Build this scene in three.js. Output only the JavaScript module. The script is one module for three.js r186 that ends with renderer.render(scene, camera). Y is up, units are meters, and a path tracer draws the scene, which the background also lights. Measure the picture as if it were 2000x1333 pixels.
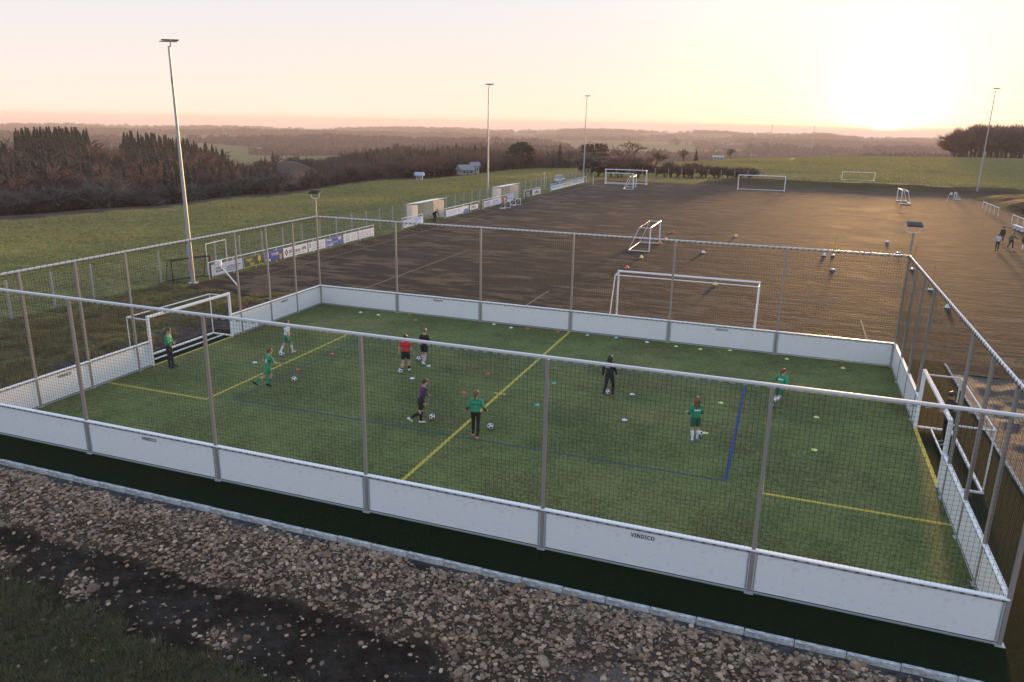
import * as THREE from 'three';
import { FontLoader } from 'three/addons/loaders/FontLoader.js';
import { TextGeometry } from 'three/addons/geometries/TextGeometry.js';

// ------------------------------------------------------------------ camera, sky, sun, exposure
const scene = new THREE.Scene();
const camera = new THREE.PerspectiveCamera(48.83, 1024 / 682, 0.2, 14000);
camera.position.set(24.906, 10.264, 15.991);
camera.rotation.set(-0.28249, 0.34754, 0.01708, 'YXZ');

const SUN_AZ = 5.45 * Math.PI / 180, SUN_EL = 1.25 * Math.PI / 180;
const LIGHT_EL = 1.45 * Math.PI / 180;                      // middle of the broad, haze-spread sun
const sunDir = new THREE.Vector3(Math.sin(SUN_AZ) * Math.cos(SUN_EL), Math.sin(SUN_EL), -Math.cos(SUN_AZ) * Math.cos(SUN_EL));
{
  // clear evening air: pale blue overhead, peach band low down, warm glow spreading round the sun
  const W = 2048, H = 1024, data = new Float32Array(W * H * 4);
  const stops = [[0, [1.16, 0.84, 0.62]], [1.6, [1.0, 0.79, 0.63]], [4, [0.87, 0.76, 0.68]], [8, [0.76, 0.74, 0.755]], [16, [0.72, 0.78, 0.88]], [35, [0.56, 0.73, 0.98]], [90, [0.42, 0.61, 0.97]]];
  for (let r = 0; r < H; r++) {
    const el = ((r + 0.5) / H - 0.5) * Math.PI, deg = Math.max(0, el * 180 / Math.PI);
    let k = 0; while (k < stops.length - 2 && deg > stops[k + 1][0]) k++;
    const t = Math.min(1, (deg - stops[k][0]) / (stops[k + 1][0] - stops[k][0]));
    const base = [0, 1, 2].map((c) => stops[k][1][c] * (1 - t) + stops[k + 1][1][c] * t);
    for (let q = 0; q < W; q++) {
      const az = ((q + 0.5) / W - 0.5) * 2 * Math.PI, x = Math.cos(az) * Math.cos(el), z = Math.sin(az) * Math.cos(el), y = Math.sin(el);
      const ang = Math.acos(Math.min(1, x * sunDir.x + y * sunDir.y + z * sunDir.z)) * 180 / Math.PI;
      const away = 0.5 - 0.5 * Math.cos(Math.min(180, ang) * Math.PI / 180), low = Math.exp(-deg / 9);
      // opposite the sun the low band turns from peach to a cool mauve
      const cool = [0.66, 0.79, 1.06];
      const g1 = 0.24 * Math.exp(-ang / 15), g2 = 2.0 * Math.exp(-ang / 4.6), g3 = 30 * Math.exp(-Math.pow(ang / 0.75, 2)), g4 = 3.2 * Math.exp(-ang / 1.15);
      const o = (r * W + q) * 4;
      for (let c = 0; c < 3; c++) {
        const b = base[c] * (1 - away * low * 0.8) + cool[c] * away * low * 0.8;
        data[o + c] = 0.52 * (b + g1 * [1, 0.68, 0.30][c] + g2 * [1, 0.58, 0.14][c] + g4 * [1, 0.82, 0.5][c] + g3 * [1, 0.93, 0.78][c]);
      }
      data[o + 3] = 1;
    }
  }
  const sky = new THREE.DataTexture(data, W, H, THREE.RGBAFormat, THREE.FloatType);
  sky.mapping = THREE.EquirectangularReflectionMapping; sky.magFilter = sky.minFilter = THREE.LinearFilter; sky.needsUpdate = true;
  scene.background = sky; scene.environment = sky;
}
const sun = new THREE.DirectionalLight(new THREE.Color().setRGB(1, 0.56, 0.22), 5.0);
sun.name = 'sun'; sun.position.set(Math.sin(SUN_AZ) * Math.cos(LIGHT_EL), Math.sin(LIGHT_EL), -Math.cos(SUN_AZ) * Math.cos(LIGHT_EL)).multiplyScalar(400).add(new THREE.Vector3(15, 0, -40)); sun.target.position.set(15, 0, -40);
sun.castShadow = true; sun.shadow.mapSize.set(4096, 4096); sun.shadow.radius = 7;
Object.assign(sun.shadow.camera, { left: -110, right: 110, top: 60, bottom: -60, near: 1, far: 900 });
scene.add(sun, sun.target);
scene.fog = new THREE.FogExp2(new THREE.Color().setRGB(1, 0.84, 0.76), 0.00024);

const renderer = new THREE.WebGLRenderer({ antialias: true });
renderer.setSize(1024, 682);
renderer.shadowMap.enabled = true;
renderer.toneMapping = THREE.LinearToneMapping;
renderer.toneMappingExposure = 2.22;

// ------------------------------------------------------------------ helpers
const RNG = (s) => () => { s = (s + 0x6d2b79f5) | 0; let t = Math.imul(s ^ (s >>> 15), 1 | s); t = (t + Math.imul(t ^ (t >>> 7), 61 | t)) ^ t; return ((t ^ (t >>> 14)) >>> 0) / 4294967296; };
const { sin, cos, PI, abs, max, min, floor, sqrt, atan2, hypot, exp, pow } = Math;
const clamp = (x, a = 0, b = 1) => max(a, min(b, x)), mix = (a, b, t) => a + (b - a) * t, sstep = (a, b, x) => { const t = clamp((x - a) / (b - a)); return t * t * (3 - 2 * t); };
const hash2 = (x, y, s) => { let h = Math.imul(x | 0, 374761393) ^ Math.imul(y | 0, 668265263) ^ Math.imul(s | 0, 1274126177); h = Math.imul(h ^ (h >>> 13), 1274126177); return ((h ^ (h >>> 16)) >>> 0) / 4294967296; };
const vnoise = (x, y, s = 0) => { const ix = floor(x), iy = floor(y); let fx = x - ix, fy = y - iy; fx = fx * fx * (3 - 2 * fx); fy = fy * fy * (3 - 2 * fy); return mix(mix(hash2(ix, iy, s), hash2(ix + 1, iy, s), fx), mix(hash2(ix, iy + 1, s), hash2(ix + 1, iy + 1, s), fx), fy); };
const fbm = (x, y, o = 4, s = 0) => { let a = 0.5, v = 0, n = 0; for (let i = 0; i < o; i++) { v += a * vnoise(x, y, s + i * 17); n += a; a *= 0.5; x *= 2.03; y *= 2.03; } return v / n; };
const V = (x, y, z) => new THREE.Vector3(x, y, z);
const taken = new Map();
const numbered = (n) => { const k = taken.get(n) ?? 0; taken.set(n, k + 1); return k ? n + '_' + String(k).padStart(3, '0') : n; };
function tag(o, label, category, group, kind) { if (label) o.userData.label = label; if (category) o.userData.category = category; if (group) o.userData.group = group; if (kind) o.userData.kind = kind; return o; }
function thing(name, label, category, pos = [0, 0, 0], turn = 0, group) { const o = new THREE.Group(); o.name = numbered(name); o.position.set(...pos); o.rotation.y = turn; scene.add(o); return tag(o, label, category, group); }

class GB {                                   // collects faces, then becomes one named mesh
  constructor() { this.p = []; this.n = []; this.u = []; this.c = []; this.i = []; this.m = null; this.col = null; }
  v(x, y, z, nx, ny, nz, u = 0, w = 0) {
    if (this.m) { const a = V(x, y, z).applyMatrix4(this.m), b = V(nx, ny, nz).transformDirection(this.m); this.p.push(a.x, a.y, a.z); this.n.push(b.x, b.y, b.z); } else { this.p.push(x, y, z); this.n.push(nx, ny, nz); }
    this.u.push(u, w); if (this.col) this.c.push(...this.col); return this.p.length / 3 - 1;
  }
  quad(a, b, c, d, uv) {                      // counter-clockwise seen from outside
    const e = V(b[0] - a[0], b[1] - a[1], b[2] - a[2]), f = V(d[0] - a[0], d[1] - a[1], d[2] - a[2]), n = e.clone().cross(f).normalize(), w = e.length(), h = f.length(), t = uv ?? [[0, 0], [w, 0], [w, h], [0, h]];
    const k = [a, b, c, d].map((q, j) => this.v(q[0], q[1], q[2], n.x, n.y, n.z, t[j][0], t[j][1])); this.i.push(k[0], k[1], k[2], k[0], k[2], k[3]); return this;
  }
  tri(a, b, c) { const n = V(b[0] - a[0], b[1] - a[1], b[2] - a[2]).cross(V(c[0] - a[0], c[1] - a[1], c[2] - a[2])).normalize(); const k = [a, b, c].map((q, j) => this.v(q[0], q[1], q[2], n.x, n.y, n.z, j & 1, j >> 1)); this.i.push(...k); return this; }
  box(cx, cy, cz, sx, sy, sz, ry = 0, bev = 0) {
    const x = sx / 2, y = sy / 2, z = sz / 2, keep = this.m, M = new THREE.Matrix4().makeRotationY(ry).setPosition(cx, cy, cz); this.m = keep ? keep.clone().multiply(M) : M;
    const b = min(bev, x, y, z);
    if (b > 0) {                               // chamfered
      const f = (ax, s) => { const d = [x, y, z], o = [1, 2, 0, 1], u = o[ax], w = o[ax + 1], P = (a, c) => { const q = [0, 0, 0]; q[ax] = s * d[ax]; q[u] = a * (d[u] - b); q[w] = c * (d[w] - b); return q; }; const r = [P(-1, -1), P(1, -1), P(1, 1), P(-1, 1)]; if (s < 0) r.reverse(); this.quad(...r); };
      for (let a = 0; a < 3; a++) { f(a, 1); f(a, -1); }
      const d = [x, y, z];
      for (let a = 0; a < 3; a++) for (const s of [-1, 1]) for (const t of [-1, 1]) { const u = (a + 1) % 3, w = (a + 2) % 3, P = (e, inU) => { const q = [0, 0, 0]; q[a] = e * (d[a] - b); q[u] = s * (inU ? d[u] - b : d[u]); q[w] = t * (inU ? d[w] : d[w] - b); return q; }; const r = [P(-1, false), P(1, false), P(1, true), P(-1, true)]; if (s * t > 0) r.reverse(); this.quad(...r); }
      for (const s of [-1, 1]) for (const t of [-1, 1]) for (const r of [-1, 1]) { const q = [[s * x, t * (y - b), r * (z - b)], [s * (x - b), t * y, r * (z - b)], [s * (x - b), t * (y - b), r * z]]; if (s * t * r < 0) q.reverse(); this.tri(...q); }
    } else {
      this.quad([-x, -y, z], [x, -y, z], [x, y, z], [-x, y, z]).quad([x, -y, -z], [-x, -y, -z], [-x, y, -z], [x, y, -z]).quad([x, -y, z], [x, -y, -z], [x, y, -z], [x, y, z]).quad([-x, -y, -z], [-x, -y, z], [-x, y, z], [-x, y, -z]).quad([-x, y, z], [x, y, z], [x, y, -z], [-x, y, -z]).quad([-x, -y, -z], [x, -y, -z], [x, -y, z], [-x, -y, z]);
    }
    this.m = keep; return this;
  }
  cyl(a, b, r0, r1 = r0, seg = 8, cap = true) {
    const A = V(...a), B = V(...b), d = B.clone().sub(A), L = d.length(); d.normalize();
    const s = (abs(d.y) < 0.95 ? V(0, 1, 0) : V(1, 0, 0)).cross(d).normalize(), t = d.clone().cross(s), k = [];
    for (let j = 0; j <= seg; j++) { const g = j / seg * 2 * PI + PI / seg, nx = s.x * cos(g) + t.x * sin(g), ny = s.y * cos(g) + t.y * sin(g), nz = s.z * cos(g) + t.z * sin(g); k.push(this.v(A.x + nx * r0, A.y + ny * r0, A.z + nz * r0, nx, ny, nz, j / seg, 0), this.v(B.x + nx * r1, B.y + ny * r1, B.z + nz * r1, nx, ny, nz, j / seg, L)); }
    for (let j = 0; j < seg; j++) { const q = k.slice(2 * j, 2 * j + 4); this.i.push(q[0], q[2], q[3], q[0], q[3], q[1]); }
    if (cap) for (const [C, r, g] of [[A, r0, -1], [B, r1, 1]]) { if (r < 0.002) continue; const c = this.v(C.x, C.y, C.z, d.x * g, d.y * g, d.z * g), ring = []; for (let j = 0; j < seg; j++) { const h = j / seg * 2 * PI + PI / seg; ring.push(this.v(C.x + (s.x * cos(h) + t.x * sin(h)) * r, C.y + (s.y * cos(h) + t.y * sin(h)) * r, C.z + (s.z * cos(h) + t.z * sin(h)) * r, d.x * g, d.y * g, d.z * g)); } for (let j = 0; j < seg; j++) g > 0 ? this.i.push(c, ring[j], ring[(j + 1) % seg]) : this.i.push(c, ring[(j + 1) % seg], ring[j]); }
    return this;
  }
  path(pts, r, seg = 6) { for (let j = 0; j + 1 < pts.length; j++) this.cyl(pts[j], pts[j + 1], r, r, seg, j === 0 || j === pts.length - 2); return this; }
  geo() { const g = new THREE.BufferGeometry(); g.setAttribute('position', new THREE.Float32BufferAttribute(this.p, 3)); g.setAttribute('normal', new THREE.Float32BufferAttribute(this.n, 3)); g.setAttribute('uv', new THREE.Float32BufferAttribute(this.u, 2)); if (this.c.length) g.setAttribute('color', new THREE.Float32BufferAttribute(this.c, 3)); g.setIndex(this.i); return g; }
  mesh(name, mat, parent = scene) { return addMesh(name, this.geo(), mat, parent); }
}
function addMesh(name, geo, mat, parent = scene) { const m = new THREE.Mesh(geo, mat); m.name = parent === scene ? numbered(name) : name; m.castShadow = m.receiveShadow = true; parent.add(m); return m; }
// a grid of points (u along x, w along z) with height, colour and uv in metres
function sheet(x0, x1, nx, z0, z1, nz, hf, cf, us = 1) {
  const P = [], U = [], C = [], I = [];
  for (let j = 0; j <= nz; j++) for (let i = 0; i <= nx; i++) { const x = mix(x0, x1, i / nx), z = mix(z0, z1, j / nz); P.push(x, hf(x, z), z); U.push(x / us, -z / us); if (cf) C.push(...cf(x, z)); }
  for (let j = 0; j < nz; j++) for (let i = 0; i < nx; i++) { const a = j * (nx + 1) + i, b = a + nx + 1; I.push(a, b, a + 1, a + 1, b, b + 1); }
  const g = new THREE.BufferGeometry(); g.setAttribute('position', new THREE.Float32BufferAttribute(P, 3)); g.setAttribute('uv', new THREE.Float32BufferAttribute(U, 2)); if (cf) g.setAttribute('color', new THREE.Float32BufferAttribute(C, 3)); g.setIndex(I); g.computeVertexNormals(); return g;
}

// ------------------------------------------------------------------ textures and materials
const toS = (l) => { l = clamp(l); return 255 * (l <= 0.0031308 ? 12.92 * l : 1.055 * pow(l, 1 / 2.4) - 0.055); };
function tileNoise(size, freq, oct, seed, aspect = 1) {   // tileable fractal noise, 0..1 with mean near 0.5
  const out = new Float32Array(size * size); let amp = 1, tot = 0;
  for (let o = 0; o < oct; o++) {
    const fx = max(1, Math.round(freq * aspect)) << o, fy = freq << o; if (fx > size || fy > size) break;
    for (let y = 0; y < size; y++) {
      const Y = y / size * fy, iy = floor(Y); let ty = Y - iy; ty = ty * ty * (3 - 2 * ty); const ya = iy % fy, yb = (iy + 1) % fy;
      let lx = -1, a = 0, b = 0;
      for (let x = 0; x < size; x++) {
        const X = x / size * fx, ix = floor(X); let tx = X - ix; tx = tx * tx * (3 - 2 * tx);
        if (ix !== lx) { lx = ix; const xa = ix % fx, xb = (ix + 1) % fx; a = mix(hash2(xa, ya, seed + o * 31), hash2(xa, yb, seed + o * 31), ty); b = mix(hash2(xb, ya, seed + o * 31), hash2(xb, yb, seed + o * 31), ty); }
        out[y * size + x] += amp * (a + (b - a) * tx);
      }
    }
    tot += amp; amp *= 0.55;
  }
  for (let k = 0; k < out.length; k++) out[k] /= tot; return out;
}
function colorTex(size, f) { const d = new Uint8Array(size * size * 4); for (let k = 0; k < size * size; k++) { const c = f(k); d[4 * k] = toS(c[0]); d[4 * k + 1] = toS(c[1]); d[4 * k + 2] = toS(c[2]); d[4 * k + 3] = 255; } const t = new THREE.DataTexture(d, size, size); t.colorSpace = THREE.SRGBColorSpace; return fin(t); }
function grayTex(size, f) { const d = new Uint8Array(size * size * 4); for (let k = 0; k < size * size; k++) { const c = clamp(f(k)) * 255; d[4 * k] = d[4 * k + 1] = d[4 * k + 2] = c; d[4 * k + 3] = 255; } return fin(new THREE.DataTexture(d, size, size)); }
function fin(t) { t.wrapS = t.wrapT = THREE.RepeatWrapping; t.magFilter = THREE.LinearFilter; t.minFilter = THREE.LinearMipmapLinearFilter; t.generateMipmaps = true; t.needsUpdate = true; return t; }
const lin = (r, g, b) => new THREE.Color().setRGB(r, g, b);
const std = (r, g, b, rough = 0.7, o = {}) => new THREE.MeshStandardMaterial({ color: lin(r, g, b), roughness: rough, ...o });

const N1 = tileNoise(1024, 6, 4, 3), N2 = tileNoise(1024, 96, 4, 11), N3 = tileNoise(1024, 256, 3, 21), NS = tileNoise(1024, 56, 4, 33, 0.34), NB = tileNoise(1024, 12, 6, 41);
// artificial turf: green fibre with pale sand infill in between
const turfTex = colorTex(1024, (k) => { const s = clamp(0.5 + (N1[k] - 0.5) * 1.1 + (N2[k] - 0.5) * 1.5 + (N3[k] - 0.5) * 1.3), w = clamp((N3[k] - 0.53) * 3.2) * 0.5 + clamp((N2[k] - 0.55) * 2.5) * 0.4; const g = 0.55 + 0.9 * s; return [mix(0.094 * g, 0.18, w), mix(0.112 * g, 0.18, w), mix(0.033 * g, 0.09, w)]; });
const turfBump = grayTex(1024, (k) => 0.5 * N3[k] + 0.5 * N2[k]);
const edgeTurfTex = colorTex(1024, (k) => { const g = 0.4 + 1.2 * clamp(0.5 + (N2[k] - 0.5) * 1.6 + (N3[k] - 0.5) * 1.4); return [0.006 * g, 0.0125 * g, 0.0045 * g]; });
// wet cinder pitch: red-brown ash with long raked streaks and paler dry patches
const clayTex = colorTex(1024, (k) => { const s = clamp(0.5 + (NS[k] - 0.5) * 2.6), d = sstep(0.47, 0.66, NB[k] * 0.45 + NS[k] * 0.55), f = 0.6 + 0.8 * N3[k]; return [mix(mix(0.020, 0.060, s), 0.17, d * 0.55) * f, mix(mix(0.013, 0.034, s), 0.105, d * 0.55) * f, mix(mix(0.008, 0.019, s), 0.068, d * 0.55) * f]; });
const clayRough = grayTex(1024, (k) => 0.88 + 0.16 * (NS[k] - 0.5) + 0.16 * (NB[k] - 0.5));
const clayBump = grayTex(1024, (k) => 0.6 * NS[k] + 0.4 * N3[k]);
const grainTex = colorTex(1024, (k) => { const g = clamp(0.62 + (NB[k] - 0.5) * 0.8 + (NS[k] - 0.5) * 0.55 + (N3[k] - 0.5) * 0.9, 0.1, 1); return [g, g * (0.94 + 0.1 * N2[k]), g * (0.9 + 0.12 * N1[k])]; });
const grainBump = grayTex(1024, (k) => 0.35 * NB[k] + 0.35 * N2[k] + 0.3 * N3[k]);
const whiteWear = colorTex(1024, (k) => { const g = 0.80 - 0.10 * clamp((NB[k] - 0.55) * 4) - 0.05 * N3[k]; return [g, g, g * 1.0]; });
const lineTex = colorTex(1024, (k) => { const w = clamp(0.75 + (N3[k] - 0.5) * 1.6 + (N2[k] - 0.5) * 1.2, 0.3, 1); return [w, w, w]; });

const M = {
  turf: new THREE.MeshPhysicalMaterial({ specularIntensity: 0.3, map: turfTex, vertexColors: true, bumpMap: turfBump, bumpScale: 0.012, roughness: 0.82 }),
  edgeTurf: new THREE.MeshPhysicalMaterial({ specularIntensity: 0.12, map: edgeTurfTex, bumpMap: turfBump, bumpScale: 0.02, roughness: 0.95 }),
  clay: new THREE.MeshPhysicalMaterial({ map: clayTex, bumpMap: clayBump, bumpScale: 0.02, roughnessMap: clayRough, roughness: 1.0, specularIntensity: 0.36 }),
  land: new THREE.MeshPhysicalMaterial({ specularIntensity: 0.15, map: grainTex, bumpMap: grainBump, bumpScale: 0.05, roughness: 0.9, vertexColors: true }),
  soil: new THREE.MeshPhysicalMaterial({ specularIntensity: 0.15, map: grainTex, bumpMap: grainBump, bumpScale: 0.03, roughness: 0.92, vertexColors: true }),
  mud: new THREE.MeshPhysicalMaterial({ map: grainTex, bumpMap: grainBump, bumpScale: 0.02, roughnessMap: clayRough, roughness: 0.85, vertexColors: true }),
  yellow: std(0.62, 0.47, 0.06, 0.85, { map: lineTex }), blue: std(0.025, 0.06, 0.19, 0.85, { map: lineTex }), blueWorn: std(0.038, 0.085, 0.10, 0.85, { map: lineTex }), clayLine: std(0.30, 0.215, 0.12, 0.85, { map: lineTex }), clayFaint: std(0.17, 0.125, 0.085, 0.85, { map: lineTex }),
  board: new THREE.MeshStandardMaterial({ map: whiteWear, roughness: 0.38 }),
  white: std(0.80, 0.80, 0.80, 0.35), rail: std(0.64, 0.63, 0.62, 0.4), alu: std(0.33, 0.30, 0.28, 0.42, { metalness: 0.3 }), galv: std(0.40, 0.41, 0.42, 0.5, { metalness: 0.4 }), dark: std(0.02, 0.02, 0.022, 0.6), darkGrey: std(0.07, 0.07, 0.075, 0.6),
  cord: std(0.012, 0.02, 0.014, 0.9), concrete: std(0.42, 0.42, 0.42, 0.85, { map: whiteWear }), kerb: std(0.62, 0.64, 0.66, 0.85, { map: grainTex }), post: std(0.36, 0.35, 0.33, 0.9),
  lampBlack: std(0.05, 0.05, 0.055, 0.4, { metalness: 0.3 }), glassFace: std(0.55, 0.56, 0.58, 0.15),
  vert: new THREE.MeshStandardMaterial({ vertexColors: true, roughness: 0.78 }), hair: new THREE.MeshStandardMaterial({ vertexColors: true, roughness: 0.5 }),
};

// ------------------------------------------------------------------ land
const EX = 24.9, EZ = 16;                                  // middle of the polar land sheet
const table = (T, a) => { let k = 0; while (k < T.length - 2 && a > T[k + 1][0]) k++; const t = clamp((a - T[k][0]) / (T[k + 1][0] - T[k][0])); return T[k][1] + (T[k + 1][1] - T[k][1]) * t * t * (3 - 2 * t); };
const EDGE = [[-180, 90], [-110, 90], [-70, 95], [-54, 97], [-46, 102], [-38.6, 115], [-27.8, 149], [-16.3, 192], [-9.3, 236], [-2, 290], [4.7, 338], [13.3, 368], [30, 400], [60, 300], [180, 90]];
const VALLEY = [[-180, -12], [-60, -13], [-44, -13], [-36, -10], [-24, -8], [-14, -6], [-8, -5], [0, -6], [8, -4], [20, -3], [180, -12]];
const SKYL = [[-90, -0.5], [-53, -0.52], [-48, -0.55], [-42, -0.5], [-35, -0.56], [-28, -0.4], [-20, -0.48], [-14.5, -0.28], [-9, -0.36], [-2, -0.42], [1.5, -0.36], [4.5, -0.52], [9, -0.52], [14, -0.5], [60, -0.4], [180, -0.5]];
const rows = [[820, -1.75, 120, 0.7], [1400, -1.2, 210, 0.5], [2300, -0.84, 330, 0.34], [3600, 0, 600, 0.22]];
function land(x, z) {
  const dx = x - EX, dz = z - EZ, d = hypot(dx, dz), az = atan2(dx, -dz) * 180 / PI, e = table(EDGE, az), s = d - e;
  let h = -0.03;
  if (s <= 0) {
    const away = max(sstep(-13, -17, x), sstep(-133, -142, z)) * (z < 0 ? 1 : 0);
    h += away * ((fbm(x * 0.05, z * 0.05, 3, 5) - 0.5) * 0.7) * sstep(0, -12, s) ;
    h -= sstep(-34, 0, s) * 0.5 * (az < 0 ? 1 : 0.2);
    h -= 0.45 * sstep(-9, -6, x) * sstep(58, 54, x) * sstep(-127, -122, z) * (z < 1.3 ? 1 : 0);
    if (z > 1.3) h -= sstep(1.3, 2.2, z) * (0.9 + 0.25 * min(z, 30));
    return h;
  }
  const v = table(VALLEY, az);
  h += -0.5 * (az < 0 ? 1 : 0.2) + v * (1 - exp(-s * s / 1800)) ;
  // the felled slope across the valley on the left
  h += 9.5 * exp(-pow((az + 36.5) / 3.2, 2)) * sstep(60, 125, s) * (1 - sstep(150, 260, s));
  // rows of hills, each crest a little higher in view than the one before
  const far = sstep(105, 300, s); let hh = -26 - 0.012 * d;
  for (const [R, el, w, amp] of rows) {
    const er = R === 3600 ? table(SKYL, az) : el;
    const n = fbm(az * 0.16 + R, R * 0.01, 3, R) - 0.5, dd = R * (1 + 0.22 * (fbm(az * 0.07 + 9, R * 0.013, 2, R + 5) - 0.5));
    const top = 10.26 + dd * Math.tan((er + n * amp) * PI / 180) - 11;
    hh = max(hh, mix(-60, top, exp(-pow((d - dd) / w, 2) * 0.5)));
  }
  h = mix(h, hh, far) + far * (fbm(x * 0.01, z * 0.01, 3, 8) - 0.5) * 4;
  return h;
}
const MEADOW = [0.225, 0.225, 0.070], STRAW = [0.26, 0.225, 0.095], WOOD = [0.058, 0.038, 0.034], SPRUCE = [0.022, 0.028, 0.018], BROWN = [0.075, 0.052, 0.036], FIELD2 = [0.16, 0.18, 0.06];
const mixc = (a, b, t) => [mix(a[0], b[0], t), mix(a[1], b[1], t), mix(a[2], b[2], t)];
function landColor(x, z) {
  const dx = x - EX, dz = z - EZ, d = hypot(dx, dz), az = atan2(dx, -dz) * 180 / PI, s = d - table(EDGE, az);
  const patch = fbm(x * 0.035, z * 0.05, 4, 77), fine = fbm(x * 0.22, z * 0.3, 3, 31);
  let c = mixc(MEADOW, STRAW, sstep(0.45, 0.75, patch) * 0.55 + sstep(0.5, 0.8, fine) * 0.3);
  if (s < 0) {
    // trampled strip along the pitch fence, cart track at the far left edge, ploughed ground behind the goal line
    c = mixc(c, STRAW, sstep(-22, -13, x) * sstep(-140, -120, z) * 0.45 * (x < -12 ? 1 : 0));
    c = mixc(c, BROWN, sstep(-12, -7, s) * (1 - sstep(-7, -3, s)) * sstep(-44, -52, az) * 0.7);
    const bank = sstep(-127, -131, z) * (1 - sstep(-146, -156, z)) * sstep(6, 16, x);
    c = mixc(c, BROWN, bank * (0.45 + 0.5 * patch));
    if (z > 1.3) c = mixc([0.03, 0.034, 0.018], BROWN, patch);
    return c;
  }
  const t = fbm(x * 0.004 + 3, z * 0.0052, 4, 55), u = fbm(x * 0.011, z * 0.009, 3, 91);
  let w = u > 0.52 ? SPRUCE : WOOD; w = mixc(w, WOOD, 0.35);
  c = d < 420 ? mixc(WOOD, BROWN, patch) : mixc(w, mixc(FIELD2, STRAW, u), sstep(0.475, 0.50, t));
  if (az > -9 && d < 900) c = mixc(FIELD2, BROWN, sstep(0.4, 0.7, t));
  const cut = exp(-pow((az + 36.5) / 3.0, 4)) * sstep(60, 80, s) * (1 - sstep(150, 180, s));
  return mixc(c, [0.11, 0.088, 0.076], cut * 0.9);
}
{
  const rings = []; for (let d = 2; d < 420; d += d < 60 ? 4 : 3) rings.push(d); while (rings.at(-1) < 6500) rings.push(rings.at(-1) * 1.022 + 1);
  const azs = []; for (let a = -180; a < 180;) { azs.push(a); a += a >= -66 && a < 24 ? 0.5 : 3; } azs.push(180);
  const P = [], U = [], C = [], I = [], n = azs.length;
  for (const d of rings) for (const a of azs) { const x = EX + d * sin(a * PI / 180), z = EZ - d * cos(a * PI / 180); P.push(x, land(x, z), z); U.push(x / 14, -z / 14); C.push(...landColor(x, z)); }
  for (let r = 0; r + 1 < rings.length; r++) for (let a = 0; a + 1 < n; a++) { const p = r * n + a, q = p + n; I.push(p, p + 1, q, p + 1, q + 1, q); }
  const c0 = P.length / 3; P.push(EX, land(EX, EZ), EZ); U.push(0, 0); C.push(0.05, 0.05, 0.03); for (let a = 0; a + 1 < n; a++) I.push(c0, a + 1, a);
  const g = new THREE.BufferGeometry(); g.setAttribute('position', new THREE.Float32BufferAttribute(P, 3)); g.setAttribute('uv', new THREE.Float32BufferAttribute(U, 2)); g.setAttribute('color', new THREE.Float32BufferAttribute(C, 3)); g.setIndex(I); g.computeVertexNormals();
  tag(addMesh('terrain', g, M.land), null, null, null, 'structure');
}
const L = 30, D = 20.12;
// flat surfaces of the sports ground
const flat = (name, x0, x1, z0, z1, y, mat, us, nx = 1, nz = 1, cf = null, hf = null) => tag(addMesh(name, sheet(x0, x1, nx, z0, z1, nz, hf ?? (() => y), cf, us), mat), null, null, null, 'structure');
flat('cinder_pitch_ground', -10.4, 58, -129, -20.3, -0.004, M.clay, 30, 60, 90, null, (x, z) => -0.004 - 0.02 * sstep(-21.5, -20.3, z));
flat('court_turf_ground', 0.02, L - 0.02, -D + 0.02, -0.02, 0.004, M.turf, 6, 120, 80, (x, z) => { const roll = 0.95 + 0.1 * hash2(floor(x / 3.75), 3, 9), n = 0.86 + 0.28 * fbm(x * 0.35, z * 0.35, 4, 71), f = 0.92 + 0.16 * fbm(x * 2, z * 1.2, 2, 73), s = sstep(0.52, 0.72, fbm(x * 0.22 + 5, z * 0.3, 3, 72)); const g = roll * n * f; return [g * (1 + 0.16 * s), g * (1 + 0.04 * s), g * (1 + 0.1 * s)]; });
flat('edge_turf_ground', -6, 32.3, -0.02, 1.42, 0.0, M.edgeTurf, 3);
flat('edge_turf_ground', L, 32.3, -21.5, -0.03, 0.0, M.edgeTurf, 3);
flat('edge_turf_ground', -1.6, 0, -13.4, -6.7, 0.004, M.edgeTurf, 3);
// rough ground between court and pitch fence on the left, churned gravel close to the boards
const roughH = (x, z) => { const n = fbm(x * 0.55, z * 0.55, 4, 14) - 0.5, m = fbm(x * 2.2, z * 2.2, 3, 15) - 0.5, b = exp(-pow((x + 3.4) / 1.1, 2)); return (-0.02 + b * 0.42 * (0.6 + n) + n * 0.28 * sstep(-1.2, -3, x) + m * 0.09) * sstep(-12.6, -11, x) * sstep(-21.9, -20.2, z) * sstep(-0.15, -0.9, x) - 0.02; };
const GRAVEL = [0.10, 0.088, 0.09], DRYGRASS = [0.15, 0.125, 0.055];
flat('rough_ground', -12.6, 0, -21.9, 6, 0, M.soil, 3.2, 150, 280, (x, z) => { const p = fbm(x * 0.7, z * 0.7, 4, 62), q = fbm(x * 0.25, z * 0.35, 3, 63); let c = mixc(DRYGRASS, MEADOW, sstep(0.5, 0.75, q) * 0.5); c = mixc(c, [0.13, 0.09, 0.035], sstep(0.55, 0.72, p) * 0.6); return mixc(c, GRAVEL, sstep(-3.3 + (p - 0.5) * 2, -2.2 + (p - 0.5) * 2, x)); }, roughH);
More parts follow.
